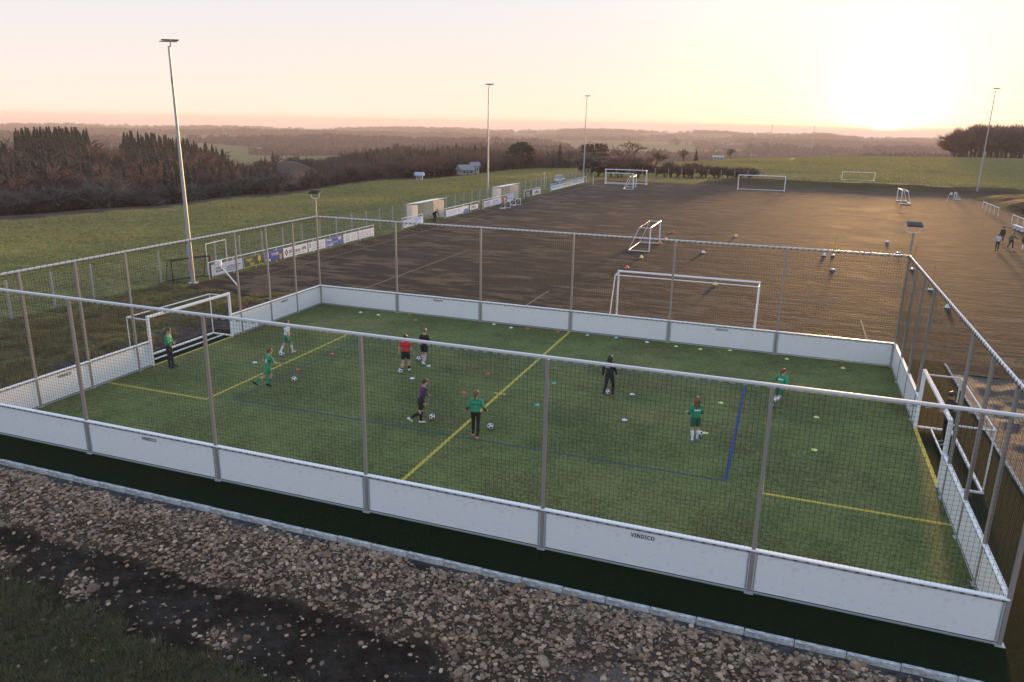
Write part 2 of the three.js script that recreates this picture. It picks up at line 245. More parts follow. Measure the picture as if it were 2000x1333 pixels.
// churned muddy ground on the right of the court
const mudH = (x, z) => { const n = fbm(x * 0.5, z * 0.5, 4, 24) - 0.5, m = fbm(x * 1.8, z * 1.8, 3, 25) - 0.5; return -0.03 + (n * 0.16 + m * 0.08) * sstep(32.5, 33.4, x) * sstep(-24, -19, z); };
flat('mud_ground', 32.42, 66, -24, 8, 0, M.mud, 4, 150, 150, (x, z) => { const p = fbm(x * 0.5, z * 0.5, 4, 72); return mixc([0.085, 0.066, 0.056], [0.16, 0.145, 0.135], sstep(0.42, 0.66, p)); }, mudH);
// brown earth bank at the far end of the pitch
flat('earth_bank', 8, 66, -146, -128, 0, M.soil, 4, 120, 50, (x, z) => mixc([0.085, 0.06, 0.036], [0.10, 0.098, 0.036], sstep(0.4, 0.65, fbm(x * 0.3, z * 0.5, 4, 83))), (x, z) => { const e = sstep(8, 15, x) * sstep(66, 60, x); return -0.03 + 0.85 * exp(-pow((z + 137) / 4.2, 2)) * e * (0.7 + 0.6 * fbm(x * 0.12, z * 0.2, 3, 84)); });
flat('earth_bank', 51, 66, -127.5, -60, 0, M.soil, 4, 40, 90, (x, z) => mixc([0.085, 0.06, 0.036], [0.10, 0.098, 0.036], sstep(0.4, 0.65, fbm(x * 0.3, z * 0.3, 4, 85))), (x, z) => -0.035 + 1.1 * sstep(51.5, 56, x) * sstep(66, 62, x) * (0.6 + 0.8 * fbm(x * 0.15, z * 0.15, 3, 86)) * sstep(-127, -120, z) * sstep(-60, -68, z));

// painted lines, each its own thin strip
const strip = (name, a, b, w, y, mat, parent) => { const dx = b[0] - a[0], dz = b[1] - a[1], l = hypot(dx, dz), g = new GB(), nx = -dz / l * w / 2, nz = dx / l * w / 2; g.quad([a[0] + nx, y, a[1] + nz], [b[0] + nx, y, b[1] + nz], [b[0] - nx, y, b[1] - nz], [a[0] - nx, y, a[1] - nz]); return tag(g.mesh(name, mat), null, null, null, 'structure'); };
const Y = 0.0085, c = 0.12;
strip('yellow_line', [15, -0.05], [15, -D + 0.05], c, Y, M.yellow);
strip('yellow_line', [14.75, -10.06], [15.25, -10.06], 0.12, Y + 0.004, M.yellow);
for (const [bx, gx] of [[4.95, 0], [25.05, 30]]) {
  strip('yellow_line', [gx === 0 ? 0.04 : 29.96, -5.2], [bx, -5.2], c, Y, M.yellow); strip('yellow_line', [gx === 0 ? 0.04 : 29.96, -15.05], [bx, -15.05], c, Y, M.yellow);
  strip('yellow_line', [bx, -5.26 + 0.12], [bx, -15.11], c, Y + 0.004, M.yellow); strip('yellow_line', [gx, -7.6], [gx, -12.55], c, Y, M.yellow);
}
strip('blue_line', [5.9, -5.6], [24.05, -5.6], 0.10, Y - 0.0015, M.blueWorn); strip('blue_line', [5.9, -14.62], [24.05, -14.62], 0.10, Y - 0.0015, M.blueWorn);
strip('blue_line', [24, -5.655], [24, -14.67], 0.11, Y + 0.0012, M.blue); strip('blue_line', [5.95, -5.655], [5.95, -14.67], 0.10, Y + 0.0012, M.blueWorn);
for (const [a, b, w, m] of [[[0.1, -24.6], [0.1, -41.2], 0.10, 0], [[0.1, -41.2], [40, -41.2], 0.08, 1], [[40, -24.6], [40, -41.2], 0.08, 1], [[11.05, -24.6], [11.05, -29.05], 0.1, 0], [[29.33, -24.6], [29.33, -29.05], 0.1, 0], [[11.05, -29.1], [29.33, -29.1], 0.07, 1], [[-8.2, -24.55], [49, -24.55], 0.07, 1], [[-8.2, -24.4], [-8.2, -119], 0.09, 0], [[49.2, -24.4], [49.2, -119], 0.07, 1], [[-8.2, -119.1], [49.2, -119.1], 0.08, 1], [[-8.2, -72], [49.2, -72], 0.07, 1]]) strip('pitch_line', a, b, w, 0.003 + (m ? 0 : 0.004), m ? M.clayFaint : M.clayLine);
{ const g = new GB(); for (let k = 0; k < 20; k++) { const a = k / 20 * PI * 0.5, b = (k + 1) / 20 * PI * 0.5, R = 1; for (const [r0, r1] of [[R - 0.04, R + 0.04]]) g.quad([-8.2 + cos(a) * r0, 0.009, -24.55 - sin(a) * r0], [-8.2 + cos(a) * r1, 0.009, -24.55 - sin(a) * r1], [-8.2 + cos(b) * r1, 0.009, -24.55 - sin(b) * r1], [-8.2 + cos(b) * r0, 0.009, -24.55 - sin(b) * r0]); } tag(g.mesh('pitch_line', M.clayLine), null, null, null, 'structure'); }
// kerb stones along the front and the right of the court
{
  const k = new THREE.Group(); k.name = 'kerb'; scene.add(k); tag(k, null, null, null, 'structure');
  const kg = new GB().box(0, 0, 0, 0.985, 0.2, 0.09, 0, 0.012).geo(), r = RNG(5);
  for (let x = -5.5; x < 33; x += 1) { const s = addMesh('kerb_stone', kg, M.kerb, k); s.position.set(x, -0.045 + (r() - 0.5) * 0.015, 1.475 + (r() - 0.5) * 0.015); s.rotation.y = (r() - 0.5) * 0.012; }
  for (let z = 0.9; z > -21.5; z -= 1) { const s = addMesh('kerb_stone', kg, M.kerb, k); s.position.set(32.36 + (r() - 0.5) * 0.015, -0.06, z); s.rotation.y = PI / 2; }
}

// ------------------------------------------------------------------ court fence: posts, white rebound boards, rails and netting
const font = await new FontLoader().loadAsync('fonts/droid/droid_sans_bold.typeface.json');
const textGeo = (s, size, depth = 0.003) => { const g = new TextGeometry(s, { font, size, depth, curveSegments: 3 }); g.computeBoundingBox(); g.translate(-(g.boundingBox.max.x) / 2, 0, 0); return g; };
const brandGeo = textGeo('VINDICO', 0.105, 0.004); brandGeo.scale(0.92, 1, 1);
const HB = 1.1, HN = 5.0;
function netGeo(len, y0, y1, hole, seed, step = 0.105) {    // cords in the plane z = 0, along x from 0 to len
  const g = new GB(), r = RNG(seed), R = 0.0031, sag = (x, y) => 0.16 * (fbm(x * 0.35 + seed, y * 0.5, 2, seed) - 0.5) + 0.012 * (vnoise(x * 3, y * 3, seed) - 0.5), bow = (x, y) => 0.06 * (fbm(x * 0.6, y * 0.6 + seed, 2, seed + 3) - 0.5);
  const pt = (x, y) => [x + bow(x, y) * (y < y1 - 0.02 ? 1 : 0), y, sag(x, y) * sin(PI * clamp((y - y0) / (y1 - y0)))];
  const seg = (pa, pb) => g.cyl(pa, pb, R, R, 3, false);
  for (let x = step; x < len - 0.02; x += step) { const a = hole && x > hole[0] && x < hole[1] ? hole[2] : y0, n = Math.ceil((y1 - a) / 0.65); for (let k = 0; k < n; k++) seg(pt(x, mix(a, y1, k / n)), pt(x, mix(a, y1, (k + 1) / n))); }
  for (let y = y1 - 0.04; y > y0 + 0.02; y -= step) { const n = Math.ceil(len / 0.6), dip = (x) => y - 0.012 * abs(sin(x * PI / 0.25)) * (y > y1 - 0.3 ? 1 : 0.3); for (let k = 0; k < n; k++) { const xa = len * k / n, xb = len * (k + 1) / n; if (hole && y < hole[2] && xa > hole[0] - 0.3 && xb < hole[1] + 0.3) continue; seg(pt(xa, dip(xa + 0.1)), pt(xb, dip(xb + 0.1))); } }
  return g.geo();
}
// side: posts at positions along its length; built along +x from the origin, outside towards +z
function fenceSide(label, pos, turn, len, posts, gap, brands, seed, corner) {
  const f = thing('court_fence', label, 'fence', pos, turn, 'four sides of the ball court fence');
  const pg = new GB().box(0, HN / 2, 0, 0.09, HN, 0.09, 0, 0.012).geo();
  posts.forEach((x, k) => { if ((k === 0 && !corner[0]) || (k === posts.length - 1 && !corner[1])) return; const p = addMesh('post', pg, M.alu, f); p.position.x = x; const b = new GB().box(0, 0.012, 0.0, 0.2, 0.024, 0.2, 0, 0.004).mesh('base_plate', M.galv, p); b.position.y = 0.0; });
  new GB().box(len / 2, HN + 0.038, 0, len + 0.1, 0.074, 0.074, 0, 0.016).mesh('top_rail', M.rail, f);
  const stops = []; for (let k = 0; k + 1 < posts.length; k++) { let a = posts[k], b = posts[k + 1]; if (gap && a < gap[0] && b > gap[1]) { stops.push([a, gap[0] - 0.06, k]); stops.push([gap[1] + 0.06, b, k]); } else stops.push([a, b, k]); }
  for (const [a, b, k] of stops) {
    const w = b - a - 0.092, cx = (a + b) / 2;
    const p = new GB().box(cx, 0.56, 0, w, 1.0, 0.045, 0, 0.006).mesh('board', M.board, f);
    new GB().box(cx, HB - 0.002, 0, w + 0.11, 0.05, 0.12, 0, 0.012).mesh('cap_rail', M.white, p);
    new GB().box(cx, HB - 0.055, 0.0, w, 0.054, 0.062).mesh('net_channel', M.galv, p);
    new GB().box(cx, 0.028, 0, w, 0.05, 0.075, 0, 0.006).mesh('bottom_rail', M.galv, p);
    new GB().box(cx, 0.066, 0.0, w, 0.022, 0.052).mesh('bottom_seal', M.dark, p);
    for (const [s, x] of [[1, a + 0.085], [1, b - 0.085]]) if (b - a > 3) new GB().box(x, 0.56, 0.012, 0.035, 0.98, 0.06, 0, 0.004).mesh('stiffener', M.galv, p);
    const cl = new GB(); for (let x = a + 0.15; x < b - 0.05; x += 0.25) for (const s of [-1, 1]) cl.box(x, HB - 0.035, s * 0.052, 0.07, 0.022, 0.02); tag(cl.mesh('net_clips', M.dark, p), null, null, null, 'stuff');
    if (brands.out.includes(k)) { const t = addMesh('lettering', brandGeo, M.dark, p); t.position.set(cx, 0.84, 0.0245); }
    if (brands.in.includes(k)) { const t = addMesh('lettering', brandGeo, M.darkGrey, p); t.position.set(cx, 0.84, -0.0245); t.rotation.y = PI; }
  }
  addMesh('net', netGeo(len, HB + 0.02, HN, gap && [gap[0], gap[1], 2.1], seed), M.cord, f);
  const h = new GB(), hr = RNG(seed); for (let x = 0.12; x < len; x += 0.25) { if (seed > 1) h.cyl([x, HN - 0.03, 0.05], [x + 0.12, HN + 0.1, 0.046], 0.008, 0.008, 4, false); if (seed > 1) h.cyl([x + 0.12, HN + 0.1, -0.046], [x + 0.2, HN - 0.03, -0.05], 0.008, 0.008, 4, false); h.box(x + 0.06, HN - 0.018, 0, 0.1, 0.035, 0.03); }
  tag(h.mesh('net_lacing', seed === 1 ? M.galv : M.darkGrey, f), null, null, null, 'stuff');
  if (gap) addMesh('gap_rail', new GB().box((gap[0] + gap[1]) / 2, 2.1, 0, gap[1] - gap[0], 0.05, 0.05, 0, 0.008).geo(), M.white, f);
  return f;
}
const bays = [0, 5, 10, 15, 20, 25, 30], shortPosts = [0, 2.26, 4.5, 6.82, 13.3, 15.62, 17.86, D];
fenceSide('near long side of the ball court fence with netting, facing the rubble', [0, 0, 0], 0, L, bays, null, { out: [1, 4], in: [] }, 1, [true, true]);
fenceSide('far long side of the ball court fence, between green turf and dark cinder pitch', [0, 0, -D], 0, L, bays, null, { out: [], in: [] }, 2, [true, true]);
{ const far = scene.children.at(-1); for (const k of [1, 4]) { const t = addMesh('lettering', brandGeo, M.darkGrey, far); t.position.set(5 * k + 2.5, 0.86, 0.026); } }
fenceSide('short side of the ball court fence with the goal next to the rough grass', [0, 0, -D], -PI / 2, D, shortPosts, [7.56, 12.56], { out: [], in: [1, 5] }, 3, [false, false]);
fenceSide('short side of the ball court fence with the goal a dark clad person stands in', [L, 0, 0], PI / 2, D, shortPosts, [7.56, 12.56], { out: [], in: [] }, 4, [false, false]);

// goals set into the short sides
function courtGoal(label, x, s) {
  const g = thing('court_goal', label, 'goal', [x, 0, -10.06], 0, 'goals of the ball court'), m = M.white, W = 5, d = s * 1.15;
  for (const e of [-1, 1]) { new GB().box(0, 1.05, e * (W / 2 + 0.0), 0.12, 2.1, 0.1, 0, 0.015).mesh('goal_post', m, g); new GB().box(s * 0.62, 2.02, e * W / 2, 1.08, 0.05, 0.05, 0, 0.01).mesh('top_stay', m, g); new GB().box(s * 0.62, 0.05, e * W / 2, 1.08, 0.07, 0.07, 0, 0.012).mesh('ground_bar', m, g); new GB().cyl([d, 0.08, e * W / 2], [d, 2.0, e * W / 2], 0.025, 0.025, 8).mesh('rear_post', m, g); }
  new GB().box(0, 2.15, 0, 0.12, 0.1, W + 0.1, 0, 0.015).mesh('crossbar', m, g);
  new GB().box(d, 2.02, 0, 0.05, 0.05, W + 0.05, 0, 0.01).mesh('rear_top_bar', m, g);
  new GB().box(d, 0.05, 0, 0.09, 0.08, W, 0, 0.012).mesh('rear_ground_bar', m, g);
  new GB().box(s * 0.5, 0.05, 0, 0.05, 0.06, W - 0.08, 0, 0.01).mesh('inner_ground_bar', m, g);
  return g;
}
courtGoal('white steel goal frame behind the player in the green jacket', -0.0, -1);
courtGoal('white steel goal frame round the dark clad person on the court edge', L, 1);
// flat floodlights on the far corner posts
function cornerLamp(label, x, tilt) {
  const g = thing('court_floodlight', label, 'floodlight', [x, HN + 0.09, -D], 0, 'floodlights on the court corner posts');
  new GB().cyl([0, 0, 0], [0, 0.95, 0], 0.05, 0.045, 10).mesh('pole', M.alu, g);
  new GB().path([[-0.27, 1.3, 0], [-0.27, 1.05, 0], [-0.16, 0.95, 0], [0.16, 0.95, 0], [0.27, 1.05, 0], [0.27, 1.3, 0]], 0.018).mesh('yoke', M.white, g);
  const h = new THREE.Group(); h.name = 'lamp_head'; h.position.y = 1.3; h.rotation.set(tilt, 0, 0); g.add(h);
  new GB().box(0, 0, 0, 0.62, 0.07, 0.42, 0, 0.015).mesh('housing', M.lampBlack, h); new GB().box(0, -0.04, 0, 0.54, 0.012, 0.34).mesh('lens', M.glassFace, h);
  const fin = new GB(); for (let k = -4; k <= 4; k++) fin.box(k * 0.06, 0.05, 0, 0.012, 0.04, 0.36); tag(fin.mesh('cooling_fins', M.lampBlack, h), null, null, null, 'stuff');
}
cornerLamp('small flat floodlight on the court corner nearest the advertising boards', 0, 0.35);
cornerLamp('small flat floodlight on the court corner towards the sunset', L, 0.3);

// ------------------------------------------------------------------ pitch side: masts, boards, shelters, wire fence
function mast(label, x, z, h, lamps, turn) {
  const g = thing('floodlight_mast', label, 'floodlight mast', [x, 0, z], turn, 'tall floodlight masts round the pitch');
  new GB().cyl([0, 0, 0], [0, h, 0], 0.135, 0.06, 14).mesh('pole', M.galv, g);
  new GB().box(0, 0.015, 0, 0.55, 0.03, 0.55, 0, 0.008).mesh('base_plate', M.galv, g);
  new GB().box(0.0, 1.2, 0.15, 0.14, 0.5, 0.05, 0, 0.01).mesh('access_door', M.alu, g);
  new GB().cyl([0, h - 2.1, 0.08], [0, h - 1.7, 0.08], 0.035, 0.035, 8).mesh('cable_box', M.darkGrey, g);
  const arm = new GB().path([[0, h - 0.1, 0], [0.12, h + 0.05, 0], [0.1, h + 0.24, 0]], 0.03).mesh('bracket', M.darkGrey, g);
  new GB().box(0, h + 0.26, 0, lamps * 0.5, 0.05, 0.08, 0, 0.01).mesh('crossarm', M.darkGrey, g);
  for (let k = 0; k < lamps; k++) { const l = new GB().box(0, 0, 0, 0.46, 0.08, 0.6, 0, 0.02).mesh('lamp_head', M.lampBlack, g); l.position.set((k - (lamps - 1) / 2) * 0.52 + 0.2, h + 0.34, 0.1); l.rotation.x = 0.08; new GB().box(0, -0.045, 0, 0.4, 0.012, 0.5).mesh('lens', M.glassFace, l); }
}
mast('tall grey floodlight mast nearest the camera, beside the black net cage', -10.71, -21.69, 14.3, 2, 0.5);
mast('tall floodlight mast behind the advertising boards between the two shelters', -12.6, -77.2, 14.6, 2, 0.5);
mast('tall floodlight mast at the far end of the advertising boards', -14.2, -132, 15.2, 2, 0.5);
mast('tall floodlight mast by the far right bank in front of the round wood', 54.6, -133.7, 16.7, 2, -0.5);

// printed boards: one atlas of flat prints
const ads = [];
{
  const cv = document.createElement('canvas'); cv.width = 1024; cv.height = 1024; const q = cv.getContext('2d'); q.fillStyle = '#ffffff'; q.fillRect(0, 0, 1024, 1024);
  const T = (s, x, y, size, col, f = 'sans-serif', w = 'bold') => { q.font = w + ' ' + size + 'px ' + f; q.fillStyle = col; q.fillText(s, x, y); };
  const bars = (x, y, w, n, col, h = 6, gap = 14) => { q.fillStyle = col; for (let k = 0; k < n; k++) q.fillRect(x, y + k * gap, w * (1 - 0.12 * (k % 3)), h); };
  const words = (x, y, w, h, col, seed) => { const r = RNG(seed); q.fillStyle = col; for (let p = x; p < x + w;) { const l = h * (0.35 + 0.3 * r()); q.fillRect(p, y - h * (r() < 0.25 ? 1.25 : 1), l * 0.75, h * (r() < 0.2 ? 1.25 : 1)); p += l + (r() < 0.15 ? h * 0.4 : h * 0.06); } };
  const cell = (k, bg, draw) => { const X = (k % 2) * 512, Yy = floor(k / 2) * 102; q.save(); q.beginPath(); q.rect(X, Yy, 512, 102); q.clip(); q.translate(X, Yy); q.fillStyle = bg; q.fillRect(0, 0, 512, 102); draw(); q.restore(); };
  cell(0, '#c3cbdd', () => { q.strokeStyle = '#e6ecf6'; q.lineWidth = 5; q.strokeRect(60, 28, 130, 50); q.fillStyle = '#2a3a55'; q.fillRect(64, 32, 122, 42); T('REKO', 72, 66, 36, '#d8e2f0'); bars(240, 40, 240, 3, '#3f6d86', 8, 18); });
  cell(1, '#0e5344', () => { T('Treslen', 60, 48, 44, '#e6c85a'); T('Forst.', 150, 90, 44, '#e6c85a'); q.fillStyle = '#e9bb4a'; q.beginPath(); q.arc(400, 34, 28, 0, 7); q.arc(375, 44, 18, 0, 7); q.arc(425, 44, 18, 0, 7); q.fill(); q.fillRect(394, 50, 12, 40); q.fillStyle = '#b6bd45'; q.fillRect(0, 94, 512, 8); });
  cell(2, '#2346a0', () => { q.fillStyle = '#f0f0f8'; q.beginPath(); q.arc(70, 36, 40, 0, 7); q.fill(); words(24, 94, 130, 24, '#f4f4ff', 1); words(44, 50, 50, 28, '#7a3560', 2); words(190, 46, 210, 26, '#cfd6f2', 3); q.fillStyle = '#f0c034'; q.fillRect(420, 44, 64, 52); bars(430, 54, 44, 3, '#a4821c', 5, 12); });
  cell(3, '#eef0f6', () => { q.fillStyle = '#8a1f2c'; q.save(); q.translate(62, 50); q.rotate(PI / 4); q.fillRect(-26, -26, 52, 52); q.fillStyle = '#fff'; q.fillRect(-10, -10, 20, 20); q.restore(); T('BRT', 112, 66, 52, '#22242e'); words(225, 66, 60, 26, '#22242e', 4); T('de', 300, 66, 46, '#22242e'); words(390, 62, 80, 30, '#22242e', 5); bars(110, 80, 330, 1, '#9aa0b4', 6); });
  cell(4, '#e9ebf4', () => { T('W', 20, 60, 60, '#232a6a'); bars(110, 22, 340, 4, '#b9bdd0', 7, 18); });
  cell(5, '#1f55a4', () => { words(20, 40, 140, 22, '#e6f0ff', 6); words(360, 42, 110, 30, '#f2f6ff', 7); bars(20, 56, 330, 1, '#a8c6ee', 7); words(20, 94, 180, 20, '#dfeaff', 8); q.fillStyle = '#1f8f86'; q.fillRect(400, 54, 110, 10); });
  cell(6, '#e4ebec', () => { bars(70, 20, 150, 5, '#b7bfc4', 8, 15); bars(300, 30, 160, 3, '#bfc6cc', 8, 20); });
  cell(7, '#ecebf2', () => { bars(20, 18, 440, 5, '#b9b4c9', 6, 17); });
  cell(8, '#eaecf4', () => { q.strokeStyle = '#23253a'; q.lineWidth = 12; q.beginPath(); q.arc(48, 50, 22, 0, 7); q.stroke(); bars(110, 24, 330, 4, '#9fb2d8', 7, 17); });
  cell(9, '#dfe9f3', () => { bars(30, 26, 220, 3, '#86b4d8', 9, 20); q.fillStyle = '#e8a7b4'; q.fillRect(270, 18, 16, 60); q.fillRect(296, 18, 16, 60); q.fillStyle = '#3f74c4'; q.beginPath(); q.moveTo(380, 102); q.quadraticCurveTo(400, 10, 512, 60); q.lineTo(512, 102); q.fill(); });
  cell(10, '#2a2c36', () => { q.fillStyle = '#f0f1f6'; q.fillRect(60, 14, 380, 74); words(120, 60, 200, 34, '#30427e', 9); bars(90, 70, 300, 1, '#b0b4c4', 8); });
  cell(11, '#d9dce4', () => { words(60, 50, 260, 28, '#5b6170', 10); bars(60, 66, 330, 2, '#8d93a1', 7, 15); });
  cell(12, '#e6ebf5', () => { words(120, 50, 200, 30, '#2b5fae', 11); bars(120, 66, 280, 2, '#7fa6de', 7, 14); q.fillStyle = '#b83b3b'; q.fillRect(40, 24, 40, 56); });
  cell(13, '#a23a26', () => { q.fillStyle = '#e2b35a'; q.fillRect(30, 40, 90, 60); q.fillStyle = '#f3ece2'; q.beginPath(); q.arc(260, 50, 40, 0, 7); q.fill(); words(330, 66, 110, 36, '#f6ead6', 12); });
  cell(14, '#d6e3f6', () => { words(60, 62, 150, 34, '#3a6cc0', 13); bars(240, 30, 220, 3, '#6f95d6', 8, 18); });
  cell(15, '#26302f', () => { words(70, 50, 260, 30, '#eef1ee', 14); bars(70, 66, 340, 2, '#d5dad6', 8, 15); });
  cell(16, '#e2e4e8', () => { q.fillStyle = '#6c7486'; q.beginPath(); q.moveTo(80, 80); q.lineTo(240, 20); q.lineTo(420, 60); q.lineTo(420, 80); q.fill(); });
  cell(17, '#cfe3f2', () => { words(40, 60, 180, 32, '#3b87b8', 15); bars(260, 30, 200, 3, '#8db9d6', 8, 18); });
  cell(18, '#efe6da', () => { words(40, 60, 240, 30, '#b0795a', 16); bars(320, 30, 150, 3, '#c9a78c', 8, 18); });
  cell(19, '#d6dfe6', () => { words(60, 62, 170, 34, '#4d7fa6', 17); bars(260, 34, 200, 3, '#9db4c6', 8, 18); });
  const t = new THREE.CanvasTexture(cv); t.colorSpace = THREE.SRGBColorSpace; t.magFilter = THREE.LinearFilter;
  M.print = new THREE.MeshStandardMaterial({ map: t, roughness: 0.45 });
}
const AX = -10.62;
function adBoard(k, z0, z1, label) {         // print faces the pitch (+x)
  const g = thing('advertising_board', label, 'advertising board', [AX, 0, (z0 + z1) / 2], 0, 'advertising boards along the pitch'), w = abs(z1 - z0) - 0.04, h = 0.74, y = 0.14;
  new GB().box(0, y + h / 2, 0, 0.03, h, w, 0, 0.004).mesh('panel', M.white, g);
  const u0 = (k % 2) / 2 + 0.002, u1 = u0 + 0.496, v1 = 1 - floor(k / 2) * 102 / 1024 - 0.001, v0 = v1 - 0.0976;
  new GB().quad([0.0185, y, w / 2], [0.0185, y, -w / 2], [0.0185, y + h, -w / 2], [0.0185, y + h, w / 2], [[u0, v0], [u1, v0], [u1, v1], [u0, v1]]).mesh('print', M.print, g);
  for (const e of [-1, 1]) new GB().box(-0.035, 0.45, e * (w / 2 - 0.08), 0.04, 0.9, 0.04).mesh('upright', M.galv, g);
}
[[0, -23.3, -26.4, 'pale blue grey advertising board next to the black net cage'], [1, -26.5, -28.7, 'dark green advertising board with yellow tree and lettering'], [2, -28.8, -30.9, 'royal blue advertising board with white disc and yellow square'], [3, -31.0, -34.1, 'white advertising board with dark red diamond and black lettering'], [4, -34.2, -36.6, 'white advertising board with a dark blue letter W'], [5, -36.7, -39.2, 'mid blue advertising board with three rows of white lettering'], [6, -39.3, -41.6, 'plain pale board with grey lettering beside the mid blue one'], [7, -41.7, -44.4, 'white board of grey lines ending the first row of boards'],
  [8, -50.1, -54.4, 'white advertising board with a black ring, left of the near shelter'], [9, -60.0, -66.2, 'long pale board with a blue wave, right of the near shelter'], [10, -66.3, -69.6, 'black bordered white board at the foot of the second mast'], [11, -71.0, -74.2, 'grey board starting the row in front of the far shelter'], [12, -74.3, -76.9, 'pale board with small red block in front of the far shelter'], [13, -77.0, -79.2, 'red brown advertising board in front of the far shelter'], [14, -79.3, -81.6, 'light blue board ending the row in front of the far shelter'], [15, -86.4, -89.6, 'small black board with white lettering beyond the far shelter'], [16, -89.7, -93.6, 'grey board with a dark roof shape beyond the far shelter'], [17, -99, -104.6, 'pale blue board starting the last row of boards'], [18, -104.7, -110.6, 'cream board in the middle of the last row of boards'], [19, -110.7, -119, 'grey blue board ending the last row of boards'],
].forEach((a) => adBoard(...a));
[[-23.2, -44.5, 'white barrier rail over the first row of advertising boards'], [-50, -54.5, 'short white barrier rail left of the near shelter'], [-59.9, -69.7, 'white barrier rail between the near shelter and the second mast'], [-70.9, -81.7, 'white barrier rail in front of the far shelter'], [-86.3, -93.7, 'short white barrier rail beyond the far shelter'], [-98.9, -121, 'white barrier rail over the last row of boards']].forEach(([z0, z1, label]) => {
  const g = thing('barrier_rail', label, 'barrier', [AX - 0.09, 0, z0], 0, 'white barrier rails beside the pitch'), len = z0 - z1;
  new GB().cyl([0, 1.07, 0], [0, 1.07, -len], 0.03, 0.03, 8).mesh('rail', M.white, g);
  const n = max(2, Math.round(len / 2.5) + 1); for (let k = 0; k < n; k++) new GB().cyl([0, -0.1, -len * k / (n - 1)], [0, 1.07, -len * k / (n - 1)], 0.026, 0.026, 8).mesh('post', M.white, g);
});
[[49.5, -94, -103, 'white barrier rail by the right touchline, farther of the two'], [49.2, -76.5, -86, 'white barrier rail by the right touchline, nearer of the two']].forEach(([x, z0, z1, label]) => {
  const g = thing('barrier_rail', label, 'barrier', [x, 0, z0], 0, 'white barrier rails beside the pitch'), len = z0 - z1;
  new GB().cyl([0, 1.05, 0], [0, 1.05, -len], 0.045, 0.045, 8).mesh('rail', M.white, g);
  for (let k = 0; k < 5; k++) new GB().cyl([0, -0.1, -len * k / 4], [0, 1.05, -len * k / 4], 0.035, 0.035, 8).mesh('post', M.white, g);
});
// see-through team shelters
M.sheetGlass = new THREE.MeshPhysicalMaterial({ color: lin(0.92, 0.90, 0.88), roughness: 0.2, transmission: 0.85, thickness: 0, ior: 1.45 });
M.milky = new THREE.MeshPhysicalMaterial({ color: lin(0.85, 0.82, 0.78), roughness: 0.6, transmission: 0.6, thickness: 0 });
function shelter(label, z0, z1) {
  const len = z0 - z1, g = thing('team_shelter', label, 'shelter', [AX - 1.4, 0, z0], 0, 'clear team shelters beside the pitch'), h = 2.05, d = 1.35;
  for (const z of [0, -len / 3, -2 * len / 3, -len]) { new GB().cyl([0, 0, z], [0, h, z], 0.03, 0.03, 8).mesh('upright', M.galv, g); new GB().path([[0, h, z], [d, h + 0.18, z]], 0.025).mesh('roof_bar', M.galv, g); }
  for (let k = 0; k < 3; k++) new GB().box(0.03, 1.08, -len * (k + 0.5) / 3, 0.008, 1.9, len / 3 - 0.06).mesh('back_pane', M.sheetGlass, g);
  const rf = new GB(); rf.quad([-0.1, h, 0.1], [d + 0.1, h + 0.2, 0.1], [d + 0.1, h + 0.2, -len - 0.1], [-0.1, h, -len - 0.1]); rf.quad([-0.1, h + 0.03, 0.1], [-0.1, h + 0.03, -len - 0.1], [d + 0.1, h + 0.23, -len - 0.1], [d + 0.1, h + 0.23, 0.1]); rf.quad([d + 0.1, h + 0.2, 0.1], [d + 0.1, h + 0.2, -len - 0.1], [d + 0.1, h + 0.23, -len - 0.1], [d + 0.1, h + 0.23, 0.1].slice()); rf.mesh('roof', M.milky, g);
  for (const z of [-0.01, -len + 0.01]) new GB().box(d / 2, 1.1, z, d - 0.1, 1.9, 0.008).mesh('side_pane', M.milky, g);
  new GB().box(0.4, 0.44, -len / 2, 0.34, 0.04, len - 0.3, 0, 0.01).mesh('bench_seat', std(0.35, 0.26, 0.17, 0.7), g);
  for (const z of [-0.5, -len / 2, -len + 0.5]) new GB().box(0.4, 0.21, z, 0.3, 0.42, 0.05).mesh('bench_leg', M.galv, g);
}
shelter('clear shelter beside the crouching dark clad person, nearer of the two', -53.4, -59.7);
shelter('clear shelter behind the two small white goal frames, farther of the two', -77.2, -84.0);
